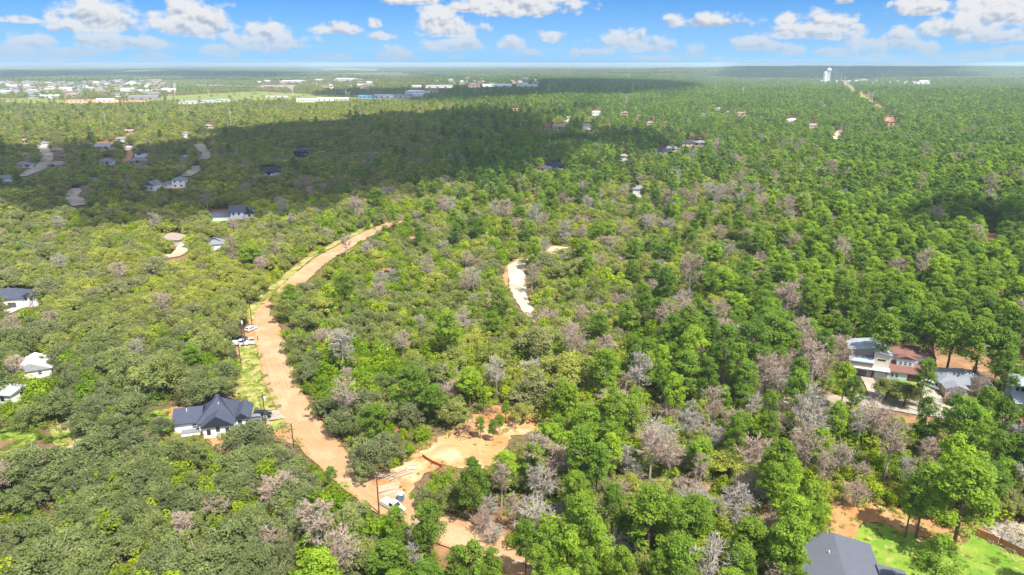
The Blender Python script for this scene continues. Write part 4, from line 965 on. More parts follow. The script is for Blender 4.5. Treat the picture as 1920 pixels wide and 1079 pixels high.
MASTS = [(197,226,209,'pale steel pole over sunlit woods left of the dirt lane'),(432,225,204,'pale steel pole above the shaded woods on the left'),(328,178,157,'tall pole beyond the field on the far left'),(186,172,160,'short pole in the far town'),
 (391,178,167,'thin pole at the edge of the green field'),(676,217,198,'double pole at the top edge of the cloud shade'),(794,213,195,'H frame pole above the cloud shade'),(549,178,166,'pole beyond the yellow field'),
 (872,208,186,'pole beside the substation'),(891,180,165,'pole on the dark wooded rise'),(954,205,188,'pole right of the substation'),(649,183,170,'pole behind the white warehouses'),(681,164,155,'small far pole left of centre'),
 (1029,175,158,'pole in front of the dark wood'),(1187,170,155,'pole over the dark wood right of centre'),(1175,195,178,'tall pole in front of the dark wood'),(1393,177,163,'lone pole on the right green slope'),(1341,169,160,'small pole on the green slope'),
 (1634,196,173,'nearest right pole of the power line row'),(1629,191,173,'nearest left pole of the power line row'),(1614,186,169,'third pole of the power line row'),(1598,173,160,'fourth pole of the power line row'),(1590,162,151,'fifth pole of the power line row'),
 (1583,156,144,'sixth pole of the power line row'),(1577,151,140,'seventh pole of the power line row'),(1570,148,136,'eighth pole of the power line row'),(1566,147,130,'ninth pole of the power line row'),(1503,136,129,'far pole left of the water tower'),(1510,136,130,'second far pole left of the water tower'),
 (1494,177,168,'small pole below the water tower ridge'),(836,205,193,'substation post on the left'),(845,207,196,'substation post on the right'),(1575,256,232,'wooden pole beside the pale lane on the right'),(444,289,276,'pole in the shaded trees'),(1065,143,126,'lattice mast near the horizon at the centre'),(1178,150,127,'tallest lattice mast near the horizon')]
for (px, yb, yt, lb) in MASTS:
    p = at(px, yb, 9); dp = float(project(p.x, p.y, p.z + 9)[2]); h_ = min((yb - yt) * dp / FPX + 9, 88 - p.z); rr = max(.28, dp * .00030)
    t_ = empty('transmission_pole', p, R(rnd.uniform(-30, 30)), lb, 'power pole', 'power poles over the forest')
    mb = MB(); mb.tube([(0, 0, -1), (0, 0, h_)], [rr, rr * .65], 8); link('pole', mb.mesh('pole', M_STEEL), t_)
    for z in (h_ - 1.2, h_ - 4.2, h_ - 7.2):
        if h_ > 22 or z == h_ - 1.2: mb = MB(); mb.tube([(-2.4, 0, z), (2.4, 0, z)], [rr * .35, rr * .35], 5); link('crossarm', mb.mesh('crossarm', M_STEEL), t_)
    if yt > 150: KEEP.append([(px - 1, yt), (px + 1, yt), (px + 1, yb - 2), (px - 1, yb - 2)])

# ------------------------------------------------------------------ poles by the road, fences, yard things
M_WOODP = plain('pole_wood', (.10, .065, .045), .9, .1, vary=.3, scale=3); M_GREYM = plain('grey_metal', (.42, .44, .46), .5, .4); M_CER = plain('insulator', (.55, .56, .58), .3, .5)
def upole(px, py, lb, h=10.5, transf=False, arm=True, yaw=0):
    p = at(px, py); t_ = empty('utility_pole', p, R(yaw), lb, 'utility pole', 'wooden utility poles')
    mb = MB(); mb.tube([(0, 0, -.5), (0, 0, h)], [.17, .11], 8); link('pole', mb.mesh('pole', M_WOODP), t_)
    if arm:
        mb = MB(); mb.box(-1.2, 1.2, -.24, -.12, h - .7, h - .55); link('crossarm', mb.mesh('crossarm', M_WOODP), t_)
    for x in ((-1.1, 0, 1.1) if arm else (0,)):
        mb = MB(); zt = h - .55 if arm else h; mb.tube([(x, -.18 if arm else 0, zt), (x, -.18 if arm else 0, zt + .12), (x, -.18 if arm else 0, zt + .28)], [.05, .1, .04], 6); link('insulator', mb.mesh('insulator', M_CER), t_)
    if transf:
        mb = MB(); mb.tube([(.42, 0, h - 2.4), (.42, 0, h - 1.4), (.42, 0, h - 1.3)], [.3, .3, .18], 12); link('transformer', mb.mesh('transformer', M_CER), t_)
    return t_
upole(453, 692, 'wooden utility pole with pale transformer at the grass verge', 10, True, True, 10)
upole(461, 648, 'dark utility pole behind the parked suv', 11, False, True)
upole(457, 650, 'dark utility pole with transformer between the two parked white vehicles', 10.5, True, False)
upole(388, 655, 'utility pole at the left end of the concrete drive', 8, False, False)
upole(499, 797, 'utility pole standing in front of the parked black car', 9.5, True, False)
upole(552, 848, 'bare wooden pole on the left side of the dirt road', 8, False, False)
upole(711, 965, 'wooden pole beside the portable toilet and parked truck', 10, False, False)
upole(1713, 702, 'utility pole with transformer in front of the red roofed house', 9, True, False)
upole(1870, 748, 'utility pole with crossarm left of the right edge house', 9.5, True, True, -10)
upole(484, 640, 'low dark post beside the concrete drive', 2.0, False, False)
for q in ((461,612,459,560),): upole(473, 612, 'thin utility pole half hidden by trees above the parked cars', 10, False, True)

def fence(name, label, pts, h, m, group=None, bw=.24, gap=.02, mpost=None):
    P = [at(*q) for q in pts]; t_ = empty(name, P[0], 0, label, 'fence', group); o0 = P[0]
    prot = MB(); prot.box(0, bw - gap, -.012, .012, 0, h); pm = prot.mesh('picket', m); pp = MB(); pp.box(-.06, .06, .02, .14, -.4, h - .05); pmm = pp.mesh('post', mpost or m); cnt = 0; rest = MB()
    for a, b in zip(P[:-1], P[1:]):
        L = (Vector((b.x, b.y)) - Vector((a.x, a.y))).length; an = math.atan2(b.y - a.y, b.x - a.x); n = int(L / bw); u = Vector((math.cos(an), math.sin(an), 0))
        for k in range(n):
            q = a + u * (k * bw) - o0; q.z = float(terr(a.x + u.x * k * bw, a.y + u.y * k * bw)) - o0.z + .05 + rnd.uniform(-.02, .02)
            o = link('picket', pm, t_, q, an); cnt += 1
        for k in range(int(L / 2.4) + 1):
            q = a + u * (k * 2.4) - o0; q.z = float(terr(a.x + u.x * k * 2.4, a.y + u.y * k * 2.4)) - o0.z; link('post', pmm, t_, q, an)
        for z in (.3, h - .4):
            rb = MB(); v0 = a - o0; nrm = Vector((-u.y, u.x, 0)) * .035; b0 = b - o0; rb.tube([tuple(v0 + nrm + Vector((0, 0, z + .05))), tuple(b0 + nrm + Vector((0, 0, z + .05)))], [.04, .04], 4); link('rail', rb.mesh('rail', m), t_)
M_CEDAR = plain('cedar_boards', (.42, .17, .07), .8, .1, vary=.25, scale=1.5); M_OLDW = plain('dark_boards', (.16, .06, .035), .85, .1, vary=.3, scale=1.5)
fence('wooden_fence', 'cedar picket fence along the lawn in the lower right corner', [(1822, 1004), (1872, 1024), (1925, 1050)], 1.85, M_CEDAR)
fence('wooden_fence', 'dark wooden fence running back behind the red roofed house', [(1756, 706), (1750, 672), (1746, 640)], 1.9, M_OLDW)
fence('wooden_fence', 'red brown fence between the taupe house and the red roofed house', [(1662, 702), (1655, 682), (1650, 668)], 1.9, M_OLDW)
fence('wooden_fence', 'dark fence beside the grey roofed single storey house', [(1774, 745), (1770, 712)], 1.8, M_OLDW)
fence('wooden_fence', 'red brown fence behind the white metal roof on the left', [(62, 664), (108, 659)], 1.8, M_OLDW)
# orange silt fence round the cleared plot
KEEP.append([(1815,985),(1925,1030),(1925,1060),(1815,1010)]); KEEP.append([(1743,650),(1753,650),(1760,706),(1750,706)])
P = [at(*q) for q in ((792, 858), (806, 868), (828, 878))]; t_ = empty('silt_fence', P[0], 0, 'low rust red silt fence at the lower edge of the sandy clearing', 'fence'); mb = MB()
for a, b in zip(P[:-1], P[1:]):
    a2, b2 = a - P[0], b - P[0]; n = Vector((-(b2 - a2).y, (b2 - a2).x, 0)).normalized() * .03; mb.add([tuple(a2 - n), tuple(b2 - n), tuple(b2 - n + Vector((0, 0, .95))), tuple(a2 - n + Vector((0, 0, .95))), tuple(a2 + n), tuple(b2 + n), tuple(b2 + n + Vector((0, 0, .95))), tuple(a2 + n + Vector((0, 0, .95)))], [(0,1,2,3),(7,6,5,4),(3,2,6,7),(0,3,7,4),(1,5,6,2)])
link('fabric', mb.mesh('fabric', plain('silt_fabric', (.40, .09, .03), .9, .1)), t_)
for k in range(6):
    s = k / 5; q = (P[0].lerp(P[1], s * 2) if s < .5 else P[1].lerp(P[2], s * 2 - 1)) - P[0]; mb = MB(); mb.tube([(0, 0, -.2), (0, 0, 1.15)], [.04, .04], 5); link('stake', mb.mesh('stake', M_WOODP), t_, q)
KEEP.append([(788,852),(832,868),(832,882),(790,868)])

# vehicles ---------------------------------------------------------
M_TYRE = plain('tyre', (.02, .02, .022), .9, .1); M_RIM = plain('rim', (.45, .46, .48), .35, .5, .6)
def paint(n, c): return plain(n, c, .25, .5, vary=.04)
def prism(mb, prof, y0, y1, mi=0, taper=0.0, zt=1.0):
    """side profile (x,z) swept across the width, narrowing upwards"""
    n = len(prof); k = lambda y, z: y * (1 - taper * max(0, z - zt)); V = [(x, k(y0, z), z) for x, z in prof] + [(x, k(y1, z), z) for x, z in prof]
    mb.add(V, [tuple(range(n)), tuple(range(2 * n - 1, n - 1, -1))] + [(i, i + n, (i + 1) % n + n, (i + 1) % n) for i in range(n)], mi)
def vehicle(name, label, cat, px, py, yaw, col_, pickup=False, L=4.9, Hh=1.75, scale=1.0, group='parked vehicles'):
    p = at(px, py); p.z += .32 if True else 0; t_ = empty(name, p, R(yaw), label, cat, group); t_.scale = (scale,) * 3
    h = L / 2; wd = .96; b = MB()
    prism(b, [(-h, .45), (-h + .1, .95), (-h + .9 if pickup else -h + .35, 1.02), (h - 1.2, 1.02), (h - .12, .88), (h, .62), (h - .05, .35), (-h + .05, .32)][::-1], -wd, wd)
    if pickup:
        b.box(-h + .05, -.35, -wd, -wd + .09, 1.0, 1.22); b.box(-h + .05, -.35, wd - .09, wd, 1.0, 1.22); b.box(-h, -h + .08, -wd, wd, .95, 1.22)
        cab = [(-.45, 1.0), (-.40, Hh), (.95, Hh), (1.65, 1.0)]
    else: cab = [(-h + .25, 1.0), (-h + .55, Hh - .05), (.7, Hh), (1.45, 1.0)]
    cb_ = MB(); prism(cb_, cab[::-1], -wd + .03, wd - .03, taper=.22)
    link('body', b.mesh('body', col_), t_); link('cabin', cb_.mesh('cabin', col_), t_)
    x0, x1 = cab[1][0] + .12, cab[2][0] - .05; zb, zt = 1.08, Hh - .12
    for s in (-1, 1):
        g = MB(); ya, yb = (wd - .02) * s, (wd - .02) * s * (1 - .22 * (zt - 1)) + .012 * s; g.add([(x0, ya, zb), (x1 + .35, ya, zb), (x1, yb, zt), (x0 + .06, yb, zt), (x0, ya - .04 * s, zb), (x1 + .35, ya - .04 * s, zb), (x1, yb - .04 * s, zt), (x0 + .06, yb - .04 * s, zt)], [(0,1,2,3),(4,7,6,5),(0,4,5,1),(2,6,7,3)]); link('side_window', g.mesh('side_window', M_GLASS), t_)
    def scr(nm, xa, za, xb, zb2, ox):
        g = MB(); w_ = wd * .78; g.add([(xa + ox, -w_ * 1.08, za), (xa + ox, w_ * 1.08, za), (xb + ox, w_ * .92, zb2), (xb + ox, -w_ * .92, zb2), (xa, -w_ * 1.08, za), (xa, w_ * 1.08, za), (xb, w_ * .92, zb2), (xb, -w_ * .92, zb2)], [(0,1,2,3),(4,7,6,5),(0,3,7,4),(1,5,6,2)]); link(nm, g.mesh(nm, M_GLASS), t_)
    f = .12; scr('windscreen', cab[3][0] + (cab[2][0] - cab[3][0]) * f, 1 + (Hh - 1) * f, cab[3][0] + (cab[2][0] - cab[3][0]) * .9, 1 + (Hh - 1) * .9, .03)
    scr('rear_window', cab[0][0] + (cab[1][0] - cab[0][0]) * .2, 1 + (Hh - 1) * .2, cab[0][0] + (cab[1][0] - cab[0][0]) * .88, 1 + (Hh - 1) * .88, -.03)
    for x in (-h + .95, h - .95):
        for s in (-1, 1):
            wb = MB(); wb.tube([(x, s * (wd - .2), .02), (x, s * (wd + .03), .02)], [.36, .36], 14); wo = link('wheel', wb.mesh('wheel', M_TYRE), t_); rb = MB(); rb.tube([(x, s * (wd + .02), .02), (x, s * (wd + .05), .02)], [.21, .19], 10); link('rim', rb.mesh('rim', M_RIM), wo)
    for s in (-1, 1):
        hb = MB(); hb.box(h - .14, h + .01, s * .68 - .16, s * .68 + .16, .62, .80); link('headlight', hb.mesh('headlight', M_CER), t_)
        hb = MB(); hb.box(-h - .02, -h + .06, s * .78 - .1, s * .78 + .1, .62, .92); link('tail_light', hb.mesh('tail_light', plain('red_lens', (.4, .02, .02), .3, .5)), t_)
    return t_
P_WHITE = paint('white_paint', (.78, .79, .80)); P_BLACK = paint('black_paint', (.015, .018, .025)); P_GREY = paint('grey_paint', (.20, .21, .23)); P_SILV = paint('silver_paint', (.5, .52, .55)); P_NAVY = paint('navy_paint', (.02, .035, .08)); P_RED = paint('red_paint', (.45, .04, .04))
vehicle('pickup_truck', 'white pickup truck with open bed parked beside the blue portable toilet', 'truck', 737, 956, -38, P_WHITE, True, 5.9, 1.9)
vehicle('parked_car', 'black suv parked on the concrete driveway behind a utility pole', 'car', 492, 784, 6, P_BLACK, False, 5.0, 1.8)
vehicle('parked_car', 'navy suv parked above the white pickup near the road', 'car', 450, 640, 4, P_NAVY, False, 5.1, 1.8)
vehicle('pickup_truck', 'white pickup truck parked on the concrete drive below the navy suv', 'truck', 452, 648, 2, P_WHITE, True, 5.6, 1.85)
vehicle('parked_car', 'silver car with dark rear parked on the orange soil by the road', 'car', 471, 621, 65, P_SILV, False, 4.5, 1.5)
vehicle('parked_car', 'red and white van on the drive partly behind a tree', 'van', 420, 650, 5, P_WHITE, False, 5.2, 2.1)
vehicle('parked_car', 'white suv parked on the driveway right of the red roofed house', 'car', 1747, 728, -60, P_WHITE, False, 5.0, 1.8)
vehicle('parked_car', 'dark grey car on the drive below the black suv', 'car', 485, 789, 10, P_GREY, False, 4.6, 1.5)
for (a, b, c, d) in ((715, 965, 50, 26), (492, 788, 24, 18), (452, 652, 34, 22), (471, 623, 12, 10), (1747, 732, 24, 18), (420, 653, 14, 9)): keep_box(a + (20 if a == 715 else 0), b, c, d)
lm('the portable toilet', at(737, 956)); lm('the navy suv', at(452, 640))
# portable toilet
p = at(752, 941); t_ = empty('portable_toilet', p, R(-12), 'blue grey portable toilet with pale roof beside the white pickup', 'portable toilet'); p.z += .3
M_BLUEP = plain('blue_plastic', (.08, .16, .26), .5, .3, vary=.08)
mb = MB(); mb.box(-.58, .58, -.58, .58, .1, 2.1); link('cabin', mb.mesh('cabin', M_BLUEP), t_); mb = MB(); mb.box(-.45, .45, -.62, -.575, .2, 2.0); dr = link('door', mb.mesh('door', plain('blue_door', (.12, .22, .33), .5, .3)), t_); mb = MB(); mb.box(.3, .38, -.66, -.615, 1.0, 1.15); link('handle', mb.mesh('handle', M_DARKT), dr)
V, F = roof_mesh((-.6, .6, -.6, .6, 0, 2.12), 'hip', .35, 'x', .05, .08); mb = MB(); mb.add(V, F); link('roof', mb.mesh('roof', W_WHITE), t_); mb = MB(); mb.box(-.62, .62, -.62, .62, -.4, .1); link('skid', mb.mesh('skid', M_DARKT), t_)
mb = MB(); mb.tube([(.4, .4, 2.1), (.4, .4, 2.5)], [.05, .05], 8); link('vent_pipe', mb.mesh('vent_pipe', M_GREYM), t_)
keep_box(752, 942, 12, 18)
# stacked timber and boards at the entrance of the plot
M_LUMBER = plain('pale_lumber', (.42, .33, .24), .8, .1, vary=.2, scale=3)
def boards(px, py, yaw, nx, nz, L, label, m=M_LUMBER, spread=.35):
    p = at(px, py); t_ = empty('lumber_stack', p, R(yaw), label, 'lumber', 'stacks of boards by the plot entrance'); pm = MB(); pm.box(-L / 2, L / 2, -.13, .13, 0, .09); me = pm.mesh('board', m)
    for k in range(nz):
        for j in range(nx): link('board', me, t_, (rnd.uniform(-.5, .5), (j - nx / 2) * spread + rnd.uniform(-.05, .05), .36 + k * .11), R(rnd.uniform(-5, 5)))
boards(729, 917, 24, 6, 3, 4.6, 'pale lumber stack beside the road nearest the portable toilet')
boards(735, 926, 24, 3, 2, 4.2, 'narrow row of pale boards just below the lumber stack', spread=.3)
boards(742, 893, 38, 5, 2, 6.5, 'long pale boards laid along the entrance track', spread=.5)
boards(771, 880, 10, 3, 2, 2.2, 'small pile of grey boards on the entrance track', W_STONE)
KEEP.append([(712,905),(745,905),(750,930),(715,935)]); KEEP.append([(730,880),(765,870),(780,885),(735,905)])
# brush piles, fallen trunks and logs
def brush(px, py, r, label, m=M_BARKG, n=110):
    p = at(px, py); g = np.random.default_rng(int(px)); mb = MB()
    c = g.normal(size=(n, 3)) * np.array([r * .5, r * .5, .25]); c[:, 2] = np.abs(c[:, 2]) + .3; d = unit(g.normal(size=(n, 3)) * np.array([1, 1, .3])); L = g.uniform(.5, 1.6, (n, 1))
    mb.quads(strips(g, c - d * L, c + d * L, .05), 0, g.uniform(0, 1, n))
    for k in range(6): mb.tube([tuple(c[k] - d[k] * 1.8), tuple(c[k] + d[k] * 1.8)], [.12, .06], 5)
    tag(link('brush_pile', mb.mesh('brush_pile', m, tint=True), None, p), label, 'brush pile', 'piles of cut branches')
brush(242, 771, 3.2, 'heap of pale cut branches at the edge of the lawn', n=140); brush(145, 794, 2.6, 'whitish brush heap beside the bare grass patch'); brush(135, 852, 3, 'grey brush pile right of the big dark oak'); brush(210, 852, 3.5, 'wide heap of grey brushwood among the lower left oaks', n=160)
brush(1890, 1000, 4.5, 'pile of pale tangled branches behind the cedar fence', n=200); brush(1905, 1025, 3.5, 'lower pile of cut branches at the right edge behind the cedar fence', n=140); brush(720, 895, 2.4, 'orange tinted brush heap at the corner of the track', M_BARKP); brush(915, 775, 3.5, 'reddish brush heap at the upper end of the clearing', M_BARKP, 140); brush(870, 812, 3.5, 'reddish brush heap on the left rim of the clearing', M_BARKP, 140); brush(440, 890, 3.6, 'brown heap of branches among the lower left oaks', M_BARKP, 150)
for (a, b, c, d, lb) in ((735, 867, 752, 872, 'pale fallen trunk reaching onto the entrance track'), (749, 757, 757, 769, 'white fallen trunk in the middle of the oak scrub'), (960, 1052, 997, 1068, 'long grey fallen log beside the road at the bottom'), (703, 900, 722, 893, 'grey log lying on the road shoulder')):
    p0, p1 = at(a, b), at(c, d); mb = MB(); q = p1 - p0; mb.tube([(0, 0, .35), tuple(q * .5 + Vector((.2, .1, .5))), tuple(q + Vector((0, 0, .55)))], [.24, .19, .10], 7); t_ = empty('fallen_trunk', p0, 0, lb, 'log', 'fallen trunks'); link('trunk', mb.mesh('trunk', M_BARKG), t_)
    for k in range(4): mb = MB(); s = .4 + .15 * k; mb.tube([tuple(q * s + Vector((0, 0, .5))), tuple(q * s + Vector((rnd.uniform(-1, 1), rnd.uniform(-1, 1), 1.1)))], [.07, .02], 4); link('branch', mb.mesh('branch', M_BARKG), t_)
# brown platform on the left lawn
p = at(4, 838); t_ = empty('wooden_deck', p, R(8), 'flat brown wooden deck standing on the grass at the left edge', 'deck'); pm = MB(); pm.box(-2.4, 2.4, -.14, .14, .30, .38); me = pm.mesh('plank', plain('deck_boards', (.22, .12, .075), .8, .1, vary=.2))
for k in range(16): link('plank', me, t_, (0, -2.4 + k * .3, 0))
mb = MB(); mb.box(-2.3, 2.3, -2.4, 2.3, -.2, .29); link('base', mb.mesh('base', M_WOODP), t_); KEEP.append([(-10,820),(18,818),(18,845),(-10,848)])

for k, (a, b) in enumerate(((868, 832), (812, 876), (905, 812), (770, 897), (948, 800))):
    p = at(a, b); mb = MB(); r = rnd.uniform(.22, .4); mb.tube([(0, 0, -.1), (0, 0, .25), (.02, 0, .5)], [r * 1.5, r, r * .95], 9); o = link('tree_stump', mb.mesh('tree_stump', M_BARKG), None, p); tag(o, 'cut tree stump %s' % ('in the middle of the sandy clearing', 'just below the silt fence', 'near the saplings in the clearing', 'beside the entrance track', 'at the upper right of the clearing')[k], 'tree stump', 'stumps in the clearing')
def heap(px, py, r, h, m, lb):
    p = at(px, py); g = np.random.default_rng(px); n = 14; V = [(0, 0, h)]; F = []
    for j in range(1, 5):
        for i in range(n):
            th = 2 * math.pi * i / n; rr = r * j / 4 * g.uniform(.85, 1.12); V.append((math.cos(th) * rr * 1.4, math.sin(th) * rr, max(-.05, h * (1 - (j / 4) ** 1.4)) + g.uniform(-.08, .08) - (.15 if j == 4 else 0)))
    for i in range(n): F.append((0, 1 + i, 1 + (i + 1) % n))
    for j in range(3):
        for i in range(n): a_ = 1 + j * n + i; b_ = 1 + j * n + (i + 1) % n; F.append((a_, a_ + n, b_ + n, b_))
    mb = MB(); mb.add(V, F); tag(link('soil_heap', mb.mesh('soil_heap', m, smooth=True), None, p), lb, 'soil heap', 'heaps of soil on the plot')
heap(846, 848, 4.0, .9, M_SAND, 'low pale sand heap in the middle of the clearing'); heap(895, 800, 3.0, .8, M_SOIL, 'orange soil heap on the upper rim of the clearing'); heap(716, 908, 2.6, .7, M_SOIL, 'orange soil heap at the road corner'); heap(985, 795, 3.2, .7, M_SAND, 'sand heap at the right end of the clearing')

# ------------------------------------------------------------------ trees
KINDS = ['oak', 'pine', 'dead', 'shrub']
def deadw(px, py): return np.where((px > 900) & (py > 640), 2.2, np.where(py > 350, np.where(px < 560, .4, .55), .45))
ANCH = np.array([  # px, py, oak, pine, dead, shrub
 (100,950,.72,0,.07,.21),(400,950,.70,0,.07,.23),(650,1020,.60,.06,.12,.22),(250,680,.86,0,.04,.10),(200,450,.80,0,.06,.14),(450,430,.72,0,.16,.12),(80,600,.86,0,.04,.10),
 (620,700,.54,0,.10,.36),(800,620,.54,0,.12,.34),(700,520,.62,0,.13,.25),(850,430,.60,.02,.14,.24),(1000,700,.66,.02,.10,.22),(950,640,.55,.02,.13,.30),(1150,450,.66,.03,.14,.17),(1150,560,.62,.03,.10,.25),(1280,480,.60,.06,.13,.21),
 (1330,600,.40,.20,.08,.32),(1400,640,.20,.55,.05,.20),(1200,800,.26,.36,.22,.16),(1050,880,.28,.40,.16,.16),(1000,990,.10,.66,.12,.12),(1250,1000,.20,.58,.10,.12),(1450,860,.14,.42,.26,.18),(1350,760,.24,.30,.28,.18),
 (1700,850,.10,.50,.24,.16),(1600,800,.14,.38,.30,.18),(1850,900,.10,.66,.10,.14),(1900,800,.10,.60,.12,.18),(1500,1000,.04,.84,.02,.10),(1750,600,.10,.80,.04,.06),(1550,560,.20,.52,.12,.16),(1400,540,.40,.22,.12,.26),
 (1650,450,.06,.74,.14,.06),(1850,420,.06,.80,.08,.06),(1400,400,.46,.20,.20,.14),(1250,380,.56,.12,.16,.16),(1450,480,.40,.28,.14,.18),(1300,300,.42,.40,.10,.08),(1700,300,.06,.82,.08,.04),(1500,200,.04,.92,.02,.02),(1850,200,.03,.95,.01,.01),(1100,290,.54,.30,.08,.08),(980,350,.48,.34,.08,.10),
 (600,270,.92,.02,.02,.04),(200,220,.88,.04,.02,.06),(700,210,.90,.04,.02,.04),(1100,170,.10,.88,.01,.01),(1000,215,.70,.22,.04,.04),(300,330,.90,0,.04,.06),(700,330,.84,.02,.08,.06),(850,900,.40,.30,.15,.15)])
def kind_probs(px, py):
    d2 = ((px[:, None] - ANCH[:, 0]) / 1.5) ** 2 + ((py[:, None] - ANCH[:, 1]) / np.clip(.35 + .65 * ANCH[:, 1] / 700, .4, 1.2)) ** 2
    wt = 1 / (d2 + 900) ** 2.4; p = wt @ ANCH[:, 2:]; return p / p.sum(1, keepdims=True)
TH = {'oak': 9.2, 'pine': 18.0, 'dead': 13.5, 'shrub': 4.2}; TR = {'oak': 5.0, 'pine': 3.6, 'dead': 3.4, 'shrub': 2.2}
rec = []          # kind, x, y, scale xy, scale z, proto, rot, explicit
EXPL = {
 'pine': [(1090,979,37),(986,1011,24),(1030,1022,25),(1070,1036,22),(1125,1028,26),(1149,946,24),(1220,965,38),(1262,985,30),(1300,972,30),(1090,842,32),(1120,870,26),(1145,846,20),(1032,824,18),(1080,926,24),(1380,816,20),(1168,1068,26),(1230,1066,20),
  (1287,694,24),(1325,702,20),(1382,680,26),(1396,712,20),(1292,610,26),(1300,652,28),(1360,648,30),(1408,640,32),(1072,747,15),(1150,768,28),(1185,775,20),(1192,672,14),(1240,675,17),(1188,655,15),(1586,706,17),(1600,735,18),(1497,735,26),(1567,784,20),
  (1812,790,30),(1735,704,20),(1850,757,20),(1738,782,24),(1790,770,18),(1463,872,34),(1450,905,24),(1714,928,24),(1738,914,32),(1812,925,46),(1790,868,38),(1830,890,28),(1490,975,30),(1478,1020,36),(1488,1045,26),(1518,945,28),(1760,1052,32),(1512,978,18),
  (802,984,28),(885,900,26),(742,985,20),(885,1062,32),(860,1062,24),(922,1068,22),(1444,760,16),(1440,800,18),(1500,700,18),(1545,650,22),(1660,625,26),(1700,610,26),(1740,615,28),(1790,625,30),(1840,640,30),(1880,650,28),(1640,600,24),(1880,780,24),(1905,850,24),(1868,845,24),(1010,1060,22),(1100,1070,20),(1035,1062,18),
  (865,540,1),(906,745,10),(924,800,9),(936,790,9),(900,795,8),(948,765,9),(620,890,7)],
 'dead': [(1017,880,26),(1047,950,18),(965,952,20),(1222,842,28),(1257,850,24),(1222,925,17),(1310,918,28),(1315,880,20),(1200,700,26),(1337,758,24),(1297,772,24),(1235,795,28),(1252,762,18),(1412,742,20),(1525,682,28),(1512,645,16),(1460,717,20),(1515,838,28),(1577,832,24),(1672,828,30),
  (1838,722,17),(1797,728,13),(1780,834,18),(642,1032,30),(775,1045,20),(940,900,22),(915,932,16),(1190,870,16),(1120,560,10),(1420,855,14),(1350,950,14),(1385,905,14),(1745,830,12),(1620,870,14),(1480,832,16),(1120,960,18),(1150,850,16),(1165,905,16),(1275,840,22),(1290,900,22),(1345,800,20),(1380,770,18),(1460,800,18),(1545,880,22),(1610,905,20),(1700,880,18),(1640,790,20),(1740,850,20),(1000,900,18),(905,960,18),(925,985,16),(1560,770,16),(256,655,14),(270,670,14),(735,505,12),(975,410,14),(1005,405,16),(650,690,10),(660,670,10),(1090,590,12),(1215,420,12),(1385,290,12),(1815,600,12),(1870,545,16),(1580,500,12),(1620,510,12),(1480,395,14)],
 'oak': [(690,850,40),(720,830,34),(680,880,26),(830,855,1),(1060,690,50),(1010,720,44),(980,770,26),(1000,640,40),(640,790,30),(610,760,26),(760,770,30),(850,770,30),(810,700,30),(930,660,36),(50,870,46),(95,860,46),(30,930,34),(90,900,40),(350,770,1),(1360,860,34),(1180,900,30),(1130,905,24),(845,930,30),(800,930,24),(870,925,24),(420,790,14),
  (250,760,40),(210,800,36),(300,800,24),(330,840,30),(370,850,30),(300,700,44),(370,720,40),(240,690,36),(60,770,30),(110,750,34),(150,790,30),(1700,735,28),(1665,725,26),(570,600,26),(540,575,26),(520,560,20),(600,570,24),(560,640,24),(620,510,14),(510,490,20),(860,560,16),(1080,500,22),(1040,510,16)],
 'shrub': [(760,690,14),(820,900,10),(775,930,8),(1180,640,18),(1160,700,22),(1320,700,14),(730,800,12),(865,920,10),(592,880,8)]}
def lum(kd, s): return None
for kd, lst in EXPL.items():
    for (cx, cy, r) in lst:
        if r <= 1: continue
        hc = {'oak': 5.5, 'pine': 12.5, 'dead': 9.5, 'shrub': 2.0}[kd]; s = 1.0
        for _ in range(4):
            p = at(cx, cy, hc * s); dp = float(project(p.x, p.y, p.z + hc * s)[2]); s = float(np.clip(r * dp / FPX / TR[kd], .35, 1.7))
        sz = s if kd != 'pine' else min(1.3, .35 + .65 * s) if s > .5 else s
        p = at(cx, cy, hc * sz); rec.append((kd, p.x, p.y, s, sz, rng.integers(0, NPRO[kd]), rng.uniform(0, 6.28), 1))
NE = len(rec); ex = np.array([(r[1], r[2], TR[r[0]] * r[3]) for r in rec])
gpoly = [(np.array(p)[:, 0].min(), np.array(p)[:, 0].max(), np.array(p)[:, 1].min(), np.array(p)[:, 1].max(), p) for p in GROUNDOUT]
kpoly = [(min(a[0] for a in k), max(a[0] for a in k), min(a[1] for a in k), max(a[1] for a in k), k) for k in KEEP]
def free_ground(x, y, m=0.0):
    ok = np.ones(x.shape, bool)
    for (a, b, c, d, p) in gpoly:
        s = (x > a) & (x < b) & (y > c) & (y < d) & ok; i = np.nonzero(s)[0]
        if len(i): ok[i[inside(x[i], y[i], p)]] = False
    return ok
def covers(x, y, h, r, frac=.62):
    """does a crown at these spots hide a place the photograph leaves in the open?"""
    z0 = terr(x, y); bad = np.zeros(x.shape, bool)
    for dx, fz in ((0, .97), (0, .62), (-frac, .6), (frac, .6), (0, .12)):
        X, Y, dp = project(x + dx * r, y, z0 + h * fz)
        for (a, b, c, d, p) in kpoly:
            s = (X > a) & (X < b) & (Y > c) & (Y < d) & ~bad; i = np.nonzero(s)[0]
            if len(i): bad[i[inside(X[i], Y[i], p)]] = True
    return bad
EXD = {}
def shades_expl(x, y, h, r):
    X, Y, dp = project(x, y, terr(x, y) + h * .72); bad = np.zeros(x.shape, bool)
    for (ex_, ey_, ed, er, k) in EXP: bad |= (np.hypot(X - ex_, (Y - ey_) * .85) < er * .62 + r / dp * FPX * .55) & (dp < ed) & (dp > ed * .6)
    return bad
EXP = []
